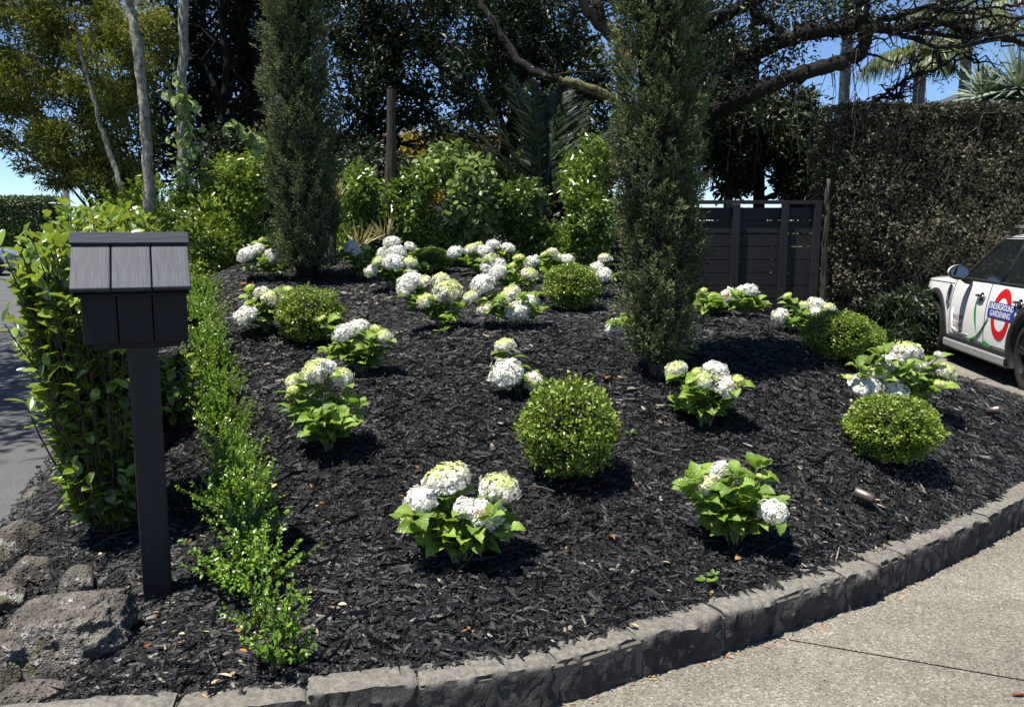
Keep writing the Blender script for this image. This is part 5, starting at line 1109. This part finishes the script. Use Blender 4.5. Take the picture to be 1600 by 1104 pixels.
r = empty('far_clipped_hedge', (-34.5, 44, 0), 0, 'clipped green hedge far down the road at the left edge', 'hedge'); hw = 10.85; hh = 3.133
m = MB(); m.box((hw / 2, 1, hh / 2 - .1), (hw - .3, 1.8, hh - .2)); m.build('branches', M['bark_dark'], r); rs = np.random.default_rng(2); n = 26000
P = np.stack([rs.random(n) * hw, rs.uniform(-.12, .12, n), rs.random(n) * hh], 1); m = MB(); m.scatter(P, rnd_dir(rs, n), rnd_dir(rs, n) + A_([0, -.6, .3]), .16, .09, RHOMB, rs.random(n))
n = 9000; P = np.stack([rs.random(n) * hw, rs.random(n) * 2, hh + rs.normal(0, .06, n)], 1); m.scatter(P, rnd_dir(rs, n) + A_([0, 0, .6]), rnd_dir(rs, n), .16, .08, RHOMB, rs.random(n)); m.build('foliage', M['farhedge_leaf'], r, kind='stuff')
pz = (-12.387, 24.0, 3.782); r = empty('palm', (pz[0], pz[1], 0), 0, 'distant palm with a pale trunk and straw fronds sticking out left of the feathery tree', 'palm'); m = MB(); m.tube([(0.06, 0, 0), (0, 0, pz[2])], [.13, .07], 8); m.build('trunk', M['house_wall'], r)
for i in range(9): frond(r, (0, 0, pz[2]), (math.cos(i * .7 + .35), math.sin(i * .7 + .35), .3), 1.5, .35, 24, .45, 'palm_pale', 140 + i, lw=.035)


r = empty('palm', (9.061, 24, 0), 0, 'tall palm whose bare grey trunk rises above the hedge left of centre', 'palm'); m = MB(); zz = np.linspace(0, 8.657, 30); m.tube(np.stack([zz * 0, zz * 0, zz], 1), 0.14 * (1 + .05 * (np.arange(30) % 2)), 10); m.build('trunk', M['bark_grey'], r, smooth=True); rs = np.random.default_rng(150)
for i in range(8):
    a = i * 2.4 + rs.uniform(-.3, .3); frond(r, (0, 0, 8.657), (math.cos(a), math.sin(a), rs.uniform(-.1, .9)), 2.2 * rs.uniform(.8, 1.1), 0.5, 40, 0.8, 'palm_leaf', 150 + i, lw=.03, side_up=-.3, hang=.7)


r = empty('palm', (9.248, 20, 0), 0, 'arching palm crown seen low above the hedge, left of the other crown', 'palm'); m = MB(); zz = np.linspace(0, 5.583, 30); m.tube(np.stack([zz * 0, zz * 0, zz], 1), 0.13 * (1 + .05 * (np.arange(30) % 2)), 10); m.build('trunk', M['bark_grey'], r, smooth=True); rs = np.random.default_rng(170)
for i in range(10):
    a = i * 2.4 + rs.uniform(-.3, .3); frond(r, (0, 0, 5.583), (math.cos(a), math.sin(a), rs.uniform(-.1, .9)), 1.25 * rs.uniform(.8, 1.1), 0.45, 40, 0.75, 'palm_leaf', 170 + i, lw=.03, side_up=-.3, hang=.7)


r = empty('palm', (11.297, 22, 0), 0, 'palm crown behind the fine bare branches at the top right', 'palm'); m = MB(); zz = np.linspace(0, 6.867, 30); m.tube(np.stack([zz * 0, zz * 0, zz], 1), 0.13 * (1 + .05 * (np.arange(30) % 2)), 10); m.build('trunk', M['bark_grey'], r, smooth=True); rs = np.random.default_rng(190)
for i in range(12):
    a = i * 2.4 + rs.uniform(-.3, .3); frond(r, (0, 0, 6.867), (math.cos(a), math.sin(a), rs.uniform(-.1, .9)), 1.9 * rs.uniform(.8, 1.1), 0.45, 40, 0.8, 'palm_leaf', 190 + i, lw=.03, side_up=-.3, hang=.7)


r = empty('palm', (4.254, 17, 0), 0, 'short pale ringed palm trunk seen just above the fence', 'palm'); m = MB(); zz = np.linspace(0, 2.85, 30); m.tube(np.stack([zz * 0, zz * 0, zz], 1), 0.09 * (1 + .05 * (np.arange(30) % 2)), 10); m.build('trunk', M['bark_grey'], r, smooth=True); rs = np.random.default_rng(210)
for i in range(6):
    a = i * 2.4 + rs.uniform(-.3, .3); frond(r, (0, 0, 2.85), (math.cos(a), math.sin(a), rs.uniform(-.1, .9)), 1.1 * rs.uniform(.8, 1.1), 0.3, 40, 0.5, 'palm_dark', 210 + i, lw=.03, side_up=-.3, hang=.7)


for px_, (pz, n, L_, lab) in enumerate([((7.698, 13.4, 3.672), 170, .85, 'blue green spiky yucca head behind the hedge at the right edge'), ((7.278, 13.6, 3.588), 110, .62, 'smaller pale spiky yucca head resting behind the hedge top')]):
    r = empty('yucca', (pz[0], pz[1], 0), 0, lab, 'yucca', 'spiky yuccas behind the tall hedge'); rs = np.random.default_rng(3 + px_); m = MB(); m.tube([(0, 0, 0), (0, 0, pz[2])], [.12, .1], 8); m.build('trunk', M['bark_mid'], r)
    m = MB(); D = rnd_dir(rs, n); D[:, 2] = np.abs(D[:, 2]) * 1.2 - .25; m.scatter(np.zeros((n, 3)) + A_([0, 0, pz[2]]), D, rnd_dir(rs, n) * .3 + A_([0, -.6, 1]), rs.uniform(.8, 1.1, n) * L_, .045, (A_([(0,-.5,0),(0,.5,0),(.5,.55,.02),(1,0,-.05),(.5,-.55,.02)]), [[(0,4,3,2,1)]]), rs.random(n)); m.build('leaves', M['yucca'], r, kind='stuff')
hp = (15.052, 30.0, 6.3); r = empty('house', (hp[0] + 2, 30, 0), 0, 'dark roofed house mostly hidden behind the tall hedge', 'house')
m = MB(); m.box((1.5, 2, hp[2] / 2 - .3), (6, 4, hp[2] - .6)); m.build('wall', M['house_wall'], r); m = MB(); z = hp[2]; m.add([(-3, -.4, z - .75), (6, -.4, z - .75), (6, 2, z + .5), (0, 2, z + .5), (-3, 4.4, z - .75), (6, 4.4, z - .75)], [[(0, 1, 2, 3), (3, 2, 5, 4)], [(0, 3, 4)]]); m.build('roof', M['roof_dark'], r)
r = empty('house', (-3.337, 24, 0), 0, 'house with a brown tiled roof glimpsed between the trees left of centre', 'house'); zt = 4.502
m = MB(); m.box((0, 2.5, 1.35), (9, 5, 2.7)); m.build('wall', M['house_wall'], r)
rf = empty('roof', (0, 0, 0)); rf.parent = r; m = MB(); m.add([(-5, -.5, 2.6), (5, -.5, 2.6), (4, 2.6, zt), (-4, 2.6, zt), (5, 5.6, 2.6), (-5, 5.6, 2.6)], [[(0, 1, 2, 3), (3, 2, 4, 5)]]); m.build('roof_deck', M['roof_tile'], rf)
m = MB(); sl_ = (zt - 2.6) / 3.1
for j in range(9):
    for i in range(26): m.box((-4 + i * .32 + (j % 2) * .1, -.4 + j * .34, 2.6 + (-.4 + .5 + j * .34) * sl_ + .03), (.30, .33, .05), var=.5)
m.build('roof_tile_courses', M['roof_tile'], rf, kind='stuff')
r = empty('blue_conifer', (4.604, 13.5, 0), 0, 'bluish feathery conifer tip showing above the left end of the hedge', 'tree'); zt = 3.801; m = MB(); m.tube([(0, 0, 0), (0, 0, zt)], [.06, .008], 6); m.build('trunk', M['bark_mid'], r)
for k in range(16):
    a = k * 2.4; zz = zt - .06 - k * .07; frond(r, (0, 0, zz), (math.cos(a), math.sin(a), .25), .15 + k * .035, .1, 16, .10, 'yucca', 230 + k, lw=.015, name='branch')

# garden fence (boards between posts)

fx0, fx1, fy, ft = .90, 3.73, 10.4, 1.908
fn = empty('timber_fence', (fx0, fy, 0), 0, 'shade darkened fence of wide horizontal boards left of the tall hedge', 'fence')
px_ = [2.114, 2.697, 3.28, 3.669]
m = MB(); m.box(((fx1 - fx0) / 2, 0, ft - .022), (fx1 - fx0, .10, .044)); m.build('top_rail', M['fence_wood'], fn)
for x in [px_[0] - .58 * k for k in (2, 1)] + px_:
    m = MB(); m.box((x - fx0, -.035, (ft - .048) / 2), (.080, .05, ft - .048)); m.build('post', M['fence_wood'], fn)
bd = MB(); bd.box((0, 0, 0), (fx1 - fx0, .022, .148)); bme = bd.mesh('board', M['fence_wood'])
rs = random.Random(2); z = ft - .085 - .074
while z > .05:
    o = link_mesh('board', bme, fn); o.location = ((fx1 - fx0) / 2, .002 + rs.uniform(-.002, .002), z); o.rotation_euler = (0, rs.uniform(-.0015, .0015), 0); z -= .157

# ------------------------------------------------------------------ cars
def ctexture(): pass
t = NT('white_car_paint'); M['white'] = t.done(t.bsdf((.80, .80, .80), .25, .5, Coat_Weight=.8, Coat_Roughness=.04))
t = NT('silver_car_paint'); M['silver'] = t.done(t.bsdf((.42, .44, .46), .3, .5, .7, Coat_Weight=.6))
M['cladding'] = plain('black_cladding', (.018, .018, .019), .6, .4)
M['tyre'] = plain('tyre_rubber', (.014, .014, .014), .8, .3)
M['rim'] = plain('black_rim', (.022, .022, .024), .3, .6, .3)
M['chrome'] = plain('chrome', (.65, .65, .66), .15, .5, 1.0)
t = NT('car_glass'); M['glass'] = t.done(t.bsdf((.010, .013, .014), .04, .8))
t = NT('mirror_glass'); M['mirror'] = t.done(t.bsdf((.75, .77, .78), .03, .5, 1.0))
M['sill_silver'] = plain('sill_insert', (.32, .33, .34), .45, .5, .3)
M['dec_red'] = plain('red_vinyl', (.58, .012, .015), .4); M['dec_blue'] = plain('blue_vinyl', (.015, .05, .30), .4)
M['dec_white'] = plain('white_vinyl', (.85, .85, .85), .4); M['dec_green'] = plain('green_vinyl', (.02, .30, .06), .4); M['dec_grey'] = plain('brown_grey_lettering', (.20, .13, .12), .5)
M['seam'] = plain('door_gap', (.01, .01, .01), .8, .1); M['lamp_red'] = plain('tail_lamp', (.35, .01, .01), .2); M['lamp_clear'] = plain('head_lamp', (.6, .62, .65), .1)
def car(loc, rz, paint, label, k=1.0, tall=1.0, decals=False):
    """x forward, front axle at 0, rear axle at -2.67, y to the left, z up"""
    r = empty('car', loc, rz, label, 'car'); WB = 2.67; xf, xr = .80, -3.46; RW = .345; AR = .42
    def belt(x): return (1.00 + .035 * (-(x) / 3.0)) * tall if x < -.3 else 1.01 * tall
    def width(x):
        w = .905
        if x > .15: w -= .30 * ((x - .15) / .65) ** 2.4
        if x < -2.9: w -= .16 * ((-2.9 - x) / .56) ** 2.2
        return w
    def shape(z):   # half width factor with height
        zz = z / tall
        if zz < .42: return 1 - .05 * ((.42 - zz) / .25) ** 2
        if zz < .60: return 1.0 + .004 * math.sin((zz - .42) / .18 * math.pi)
        return 1 - .075 * ((zz - .60) / .42) ** 1.8
    def side(x, z): return width(x) * shape(z)
    def bottom(x):
        b = .235
        for c in (0, -WB):
            dx = abs(x - c)
            if dx < AR: b = max(b, RW + math.sqrt(AR * AR - dx * dx))
        if x > .55: b = max(b, .22 + .05)
        return b
    def hood(x):
        if x > -.74: return (1.03 - .06 * ((x + .42) / 1.0) - .10 * max(0, (x - .25) / .55) ** 2.0 * 1.6) * tall
        return belt(x) + .01
    xs = sorted(set(list(np.linspace(xr, xf, 70)) + [c + AR * math.cos(a) for c in (0, -WB) for a in np.linspace(0, math.pi, 17)]))
    for sgn in (1, -1):
        G = []
        for x in xs:
            b = bottom(x); tz = min(belt(x), hood(x) - .035); row = []
            for v in np.linspace(0, 1, 13): z = b + (tz - b) * v; row.append((x, sgn * side(x, z), z))
            w = side(x, tz); hz_ = hood(x)
            for q in (.93, .80, .5, 0): row.append((x, sgn * w * q, tz + (hz_ - tz) * (1 - q ** 5)))
            G.append(row)
        if sgn == 1: G0 = G
        else: G1 = G
    m = MB(); m.grid(A_(G0)); m.grid(A_(G1)[:, ::-1])
    for G, s_ in ((G0, 1), (G1, -1)):
        for idx in (0, -1):     # bumper ends
            row = G[idx]; n = len(row); x = row[0][0]; e = .10 * (1 if idx else -1)
            E = A_([row, [(x + e * .7, y * .93, z * .96 + .02) for _, y, z in row], [(x + e, y * .6, z * .9 + .05) for _, y, z in row], [(x + e * 1.05, 0, z * .9 + .05) for _, y, z in row]]); m.grid(E)
    body = m.build('body', M[paint], r, smooth=True)
    try: body.data.set_sharp_from_angle(angle=R(38))
    except Exception: pass
    # cabin: pillars and roof ribbons, glass panes set in them
    tz = lambda q: q * tall
    A0, A1 = -.76, -1.40       # screen base and head
    zb, zr = 1.005, 1.475
    yb, yr = .835, .665
    T0, T1 = -3.28, -2.98      # tailgate base and head
    def cab(x, v):             # point on the cabin side, v 0 belt .. 1 roof edge
        return (x, (yb + (yr - yb) * v) * (1 - .02 * max(0, (-2.6 - x))), tz(zb + (zr - zb) * v))
    def xs_at(v): return A0 + (A1 - A0) * v, T0 + (T1 - T0) * v
    for s_ in (1, -1):
        G = []
        for v in np.linspace(0, 1, 5):
            a_, b_ = xs_at(v); G.append([(x, y * s_, z) for x, y, z in [cab(a_ + (b_ - a_) * u, v) for u in np.linspace(0, 1, 24)]])
        m = MB(); m.grid(A_(G)); m.build('side_glass', M['glass'], r, smooth=True)
        o_ = .006
        def strip(pts, w, mat, nm, off=.008, par=r):
            mm = MB(); P = [(x, (y + off) * s_, z) for x, y, z in pts]; mm.tube(P, w, 6); return mm.build(nm, M[mat], par, smooth=True)
        strip([cab(xs_at(v)[0] + .01, v) for v in np.linspace(-.02, 1.02, 6)], .030, 'cladding', 'a_pillar', -.012)
        strip([cab(-1.78 - .14 * v, v) for v in np.linspace(0, 1, 4)], .020, 'cladding', 'b_pillar', -.006)
        strip([cab(-2.66 - .03 * v, v) for v in np.linspace(0, 1, 4)], .028, 'cladding', 'c_pillar', -.006)
        strip([cab(x, 0) for x in np.linspace(A0 + .02, T0, 12)], .016, 'cladding', 'belt_trim', .002)
        # roof rail
        P = [(x, (yr - .03) * s_, tz(1.555 + .035 * math.sin(math.pi * (x + 2.9) / 1.7) ** .4)) for x in np.linspace(-1.5, -2.88, 12)]
        mm = MB(); mm.tube(P, .014, 6); mm.build('roof_rail', M['silver'], r, smooth=True)
    G = []
    for x in np.linspace(A1 + .10, T1 - .1, 16):
        e = min(1, (A1 + .10 - x) / .25, (x - T1 + .1) / .2); crown = .072 * max(0.0, e) ** .5
        G.append([(x, yr * 1.02 * q, tz(zr - .018 + crown * (1 - abs(q) ** 3.2) + .028 * (1 - abs(q) ** 6))) for q in (-1, -.97, -.85, -.6, -.3, 0, .3, .6, .85, .97, 1)])
    m = MB(); m.grid(A_(G)); m.build('roof', M[paint], r, smooth=True)
    m = MB(); m.grid(A_([[(A0 + (A1 - A0) * v + .07 * (1 - q * q), (yb + (yr - yb) * v) * q, tz(zb + (zr - zb + .03) * v)) for q in np.linspace(-1, 1, 9)] for v in np.linspace(-.03, 1, 5)])); m.build('windscreen', M['glass'], r, smooth=True)
    m = MB(); m.grid(A_([[(T0 + (T1 - T0) * v - .05 * (1 - q * q), (yb + (yr - yb) * v) * .96 * q, tz(zb + (zr - zb + .02) * v)) for q in np.linspace(-1, 1, 9)] for v in np.linspace(-.03, 1, 5)])); m.build('rear_window', M['glass'], r, smooth=True)
    # arches, sills
    for s_ in (1, -1):
        for c in (0, -WB):
            G = []
            for a in np.linspace(R(-22), R(202), 26):
                row = []
                for rad, off in ((AR - .02, -.06), (AR - .012, .012), (AR + .035, .018), (AR + .075, .012), (AR + .085, -.004)):
                    x = c + rad * math.cos(a); z = max(.20, RW + rad * math.sin(a)); row.append((x, s_ * (side(x, max(z, .25)) + off), z))
                G.append(row)
            m = MB(); m.grid(A_(G)); m.build('wheel_arch', M['cladding'], r, smooth=True)
            m = MB(); a = np.arange(20) * 2 * math.pi / 20; m.grid(A_([[(c + .41 * math.cos(q), s_ * y, RW + .05 + .38 * math.sin(q)) for q in a] for y in (.86, .60)]), closed=True)
            m.add([(c + .41 * math.cos(q), s_ * .60, RW + .05 + .38 * math.sin(q)) for q in a], [[tuple(range(20))]]); m.build('arch_liner', M['cladding'], r)
        xa, xb = -AR - .02, -WB + AR + .02
        G = [[(x, s_ * (side(x, .3) + o_), z) for o_, z in ((-.03, .17), (.004, .185), (.016, .24), (.016, .33), (.002, .345), (-.01, .35))] for x in np.linspace(xa, xb, 10)]
        m = MB(); m.grid(A_(G)); m.build('sill', M['cladding'], r, smooth=False)
        G = [[(x, s_ * (side(x, .3) + o_), z) for o_, z in ((.018, .20), (.030, .215), (.030, .275), (.018, .29))] for x in np.linspace(xa - .03, xb + .03, 8)]
        m = MB(); m.grid(A_(G)); m.build('sill_insert', M['sill_silver'], r)
    m = MB(); m.box(((xf + xr) / 2, 0, .24), (3.9, 1.5, .10)); m.build('underbody', M['cladding'], r)
    # wheels
    def wheel(c, s_):
        w = empty('wheel', (c, s_ * .80, RW)); w.parent = r; w.rotation_euler = (0, 0, 0 if s_ > 0 else math.pi)
        a = np.arange(36) * 2 * math.pi / 36; m = MB()
        m.grid(A_([[(rr_ * math.cos(q), y, rr_ * math.sin(q)) for q in a] for rr_, y in ((.245, .075), (.262, .098), (.30, .105), (.333, .092), (.345, .06), (.345, -.08), (.32, -.11), (.25, -.10))]), closed=True); m.build('tyre', M['tyre'], w, smooth=True)
        m = MB(); m.grid(A_([[(rr_ * math.cos(q), y, rr_ * math.sin(q)) for q in a] for rr_, y in ((.248, .07), (.25, .088), (.236, .09), (.222, .07), (.215, -.06))]), closed=True)
        for i in range(5):
            for o_ in (-.09, .09):
                q = R(90 + 72 * i); q2 = q + o_; p = [(.03 * math.cos(q), .055, .03 * math.sin(q)), (.14 * math.cos(q + o_ * .8), .062, .14 * math.sin(q + o_ * .8)), (.235 * math.cos(q2), .075, .235 * math.sin(q2))]
                m.tube(p, [.024, .020, .022], 6)
        m.tube([(0, .03, 0), (0, .065, 0), (0, .072, 0)], [.05, .05, .03], 14); m.build('rim', M['rim'], w)
        m = MB(); m.tube([(0, .0, 0), (0, .02, 0)], .15, 20); m.build('brake_disc', M['sill_silver'], w)
    for c in (0, -WB):
        for s_ in (1, -1): wheel(c, s_)
    # doors: gaps, handles, mirrors, lamps
    for s_ in (1, -1):
        def on(x, z, o_=.002): return (x, s_ * (side(x, z) + o_), z)
        fr = [on(-.60 + .02 * math.sin(v * 3), .36 + (belt(-.6) - .02 - .36) * v) for v in np.linspace(0, 1, 9)]
        bs = [on(-1.60 - .0 * v, .36 + (belt(-1.6) - .02 - .36) * v) for v in np.linspace(0, 1, 9)]
        rr2 = [on(-WB + (AR + .09) * math.cos(a), RW + (AR + .09) * math.sin(a)) for a in np.linspace(R(5), R(78), 8)] + [on(-2.62, belt(-2.6) - .02)]
        for nm, pts in (('door_gap', fr), ('door_gap', bs), ('door_gap', rr2), ('door_gap', [on(x, .36) for x in np.linspace(-.6, -2.2, 10)])):
            m = MB(); m.tube(pts, .0042, 4); m.build(nm, M['seam'], r)
        bn = [on(x, .93 * tall - .03 * max(0, x) , .001) for x in np.linspace(-.55, .6, 9)]
        m = MB(); m.tube(bn, .004, 4); m.build('bonnet_gap', M['seam'], r)
        for hx in (-1.42, -2.36):
            h = empty('door_handle', (0, 0, 0)); h.parent = r; zc = .845 * tall
            m = MB(); G = []
            for q in np.linspace(0, 1, 5): G.append([on(hx + .065 * q * math.cos(a), zc + .05 * q * math.sin(a) - .008, .003 + .0015 * (1 - q)) for a in np.arange(16) * math.pi / 8])
            m.grid(A_(G), closed=True); m.build('recess', M['chrome'], h)
            m = MB(); m.tube([on(hx + .10, zc, .004), on(hx + .08, zc + .006, .03), on(hx, zc + .01, .038), on(hx - .08, zc + .006, .03), on(hx - .10, zc, .004)], .014, 8); m.build('grip', M[paint] if not decals else M['chrome'], h, smooth=True)
        mr = empty('door_mirror', (0, 0, 0)); mr.parent = r; c = Vector((-1.06, s_ * 1.01, 1.085 * tall))
        m = MB(); u = np.linspace(0, math.pi / 2, 7); vv = np.arange(18) * math.pi / 9
        m.grid(A_([[(c.x + .105 * math.cos(a), c.y + .115 * math.sin(a) * math.cos(b), c.z + .085 * math.sin(a) * math.sin(b)) for b in vv] for a in u] + [[(c.x - .03, c.y + .112 * math.cos(b), c.z + .083 * math.sin(b)) for b in vv]]), closed=True); m.build('shell', M[paint], mr, smooth=True)
        m = MB(); m.grid(A_([[(c.x - .03 - e, c.y + q * .112 * math.cos(b), c.z + q * .083 * math.sin(b)) for b in vv] for q, e in ((1.0, 0), (1.03, .004), (1.0, .018), (.84, .012))]), closed=True); m.build('mirror_rim', M['cladding'], mr, smooth=True)
        m = MB(); m.add([(c.x - .040, c.y + .096 * math.cos(b), c.z + .071 * math.sin(b)) for b in vv], [[tuple(range(18))]]); m.build('mirror_glass', M['mirror'], mr)
        m = MB(); m.tube([(c.x, c.y - s_ * .04, c.z - .06), (c.x + .02, s_ * .92, .985 * tall), (c.x + .04, s_ * .82, .97 * tall)], [.03, .028, .035], 8); m.build('mirror_arm', M['cladding'], mr, smooth=True)
        # wing vent
        pts = [(-.545, .90), (-.47, .915), (-.44, .86), (-.455, .70), (-.50, .665), (-.545, .70)]
        m = MB(); m.add([on(x, z * tall, .010) for x, z in pts], [[tuple(range(6))]]); m.build('wing_vent', M['cladding'], r)
        m = MB(); P = [on(x, z * tall, .012) for x, z in pts + pts[:1]]; m.tube(P, .006, 5); m.build('vent_surround', M['chrome'], r)
        m = MB(); m.tube([on(-.48, .88 * tall, .016), on(-.47, .80 * tall, .018), on(-.485, .71 * tall, .016)], .010, 5); m.build('vent_fin', M['chrome'], r)
        # lower door moulding
        m = MB(); m.tube([on(-.66, .66, .001), on(-.67, .50, .002), on(-.70, .43, .003), on(-.80, .405, .003)] + [on(x, .40, .003) for x in np.linspace(-1., -1.95, 6)], .008, 6); m.build('door_moulding', M[paint], body, smooth=True)
        m = MB(); q = np.arange(16) * math.pi / 8; m.add([(xf - .10 + .05 * math.cos(b) * .3 - .0, s_ * (.60 + .13 * math.cos(b)), .74 * tall + .12 * math.sin(b)) for b in q] , [[tuple(range(16))]]); hl = m.build('headlight', M['lamp_clear'], r); hl.location.x = .16
        m = MB(); m.box((xr - .02, s_ * .66, .86 * tall), (.10, .18, .24)); m.build('tail_light', M['lamp_red'], r)
    if decals:
        s_ = 1
        def on(x, z, o_): return (x, side(x, z) + o_, z)
        def ring(cx, cz, ro, ri, off, mat, nm, st=1.0):
            m = MB(); a = np.arange(40) * math.pi / 20; m.grid(A_([[on(cx + q * math.cos(b) * st, cz + q * math.sin(b), off) for b in a] for q in np.linspace(ri, ro, 4)]), closed=True); return m.build(nm, M[mat], r)
        RX, RZ = -1.98, .70
        ring(RX, RZ, .262, .172, .004, 'dec_red', 'red_ring_decal', .86)
        m = MB(); m.grid(A_([[on(RX + dx, RZ + .035 + dz, .0065) for dx in np.linspace(.315, -.315, 9)] for dz in (-.078, -.03, .03, .078)])); m.build('blue_bar_decal', M['dec_blue'], r)
        def txt(s, x0, zc, size, mat, nm, off, sx=1.0, align='CENTER'):
            cu = bpy.data.curves.new(nm, 'FONT'); cu.body = s; cu.size = size; cu.align_x = align; cu.align_y = 'CENTER'; cu.resolution_u = 3; cu.offset = size * .012
            ob = bpy.data.objects.new(nm, cu); me = bpy.data.meshes.new_from_object(ob); bpy.data.objects.remove(ob)
            for v in me.vertices:
                x = x0 - v.co.x * sx; z = zc + v.co.y; v.co = Vector(on(x, z, off))
            me.materials.clear(); me.materials.append(M[mat]); return link_mesh(nm, me, r)
        txt('UNDERGROUND', RX, RZ + .071, .084, 'dec_white', 'lettering', .009, .90); txt('GARDENING', RX, RZ - .003, .084, 'dec_white', 'lettering', .009, 1.02)
        txt('09 625 4949', -.70, .565, .075, 'dec_grey', 'lettering', .005, .78, 'LEFT'); txt('021 303 960', -.70, .475 + .0, .075, 'dec_grey', 'lettering', .009, .78, 'LEFT')
        txt('info@undergroundgardening.co.nz', -.70, .415, .036, 'dec_grey', 'lettering', .009, .9, 'LEFT')
        def leafd(p0, p1, w, nm):
            m = MB(); p0 = A_(p0); p1 = A_(p1); d = p1 - p0; n_ = A_((-d[1], d[0])) / np.linalg.norm(d)
            G = []
            for q in np.linspace(0, 1, 12):
                c = p0 + d * q + n_ * .03 * math.sin(q * 3.14); hw = w * math.sin(math.pi * min(1, q ** .8)) + .002; G.append([on(*(c + n_ * hw), .0075), on(*c, .0075), on(*(c - n_ * hw), .0075)])
            m.grid(A_(G)); m.build(nm, M['dec_green'], r)
        leafd((-1.32, .80), (-1.42, .47), .022, 'green_leaf_decal'); leafd((-1.60, .38), (-1.82, .355), .045, 'green_leaf_decal'); leafd((-1.14, .36), (-1.32, .385), .02, 'green_leaf_decal')
        m = MB(); P = [on(x, z, .0075) for x, z in ((-1.26, .365), (-1.42, .41), (-1.56, .50), (-1.70, .64))]; m.tube(P, [.010, .010, .008, .006], 4); m.build('green_stem_decal', M['dec_green'], r)
    return r

car((6.13, 10.42, 0.006), R(90 - 8.4), 'white', 'white compact car with red ring and blue lettering parked beside the kerb', decals=True)
car((-17.804, 30, 0.006), R(0), 'silver', 'silver car parked far down the road at the left edge', tall=.93)
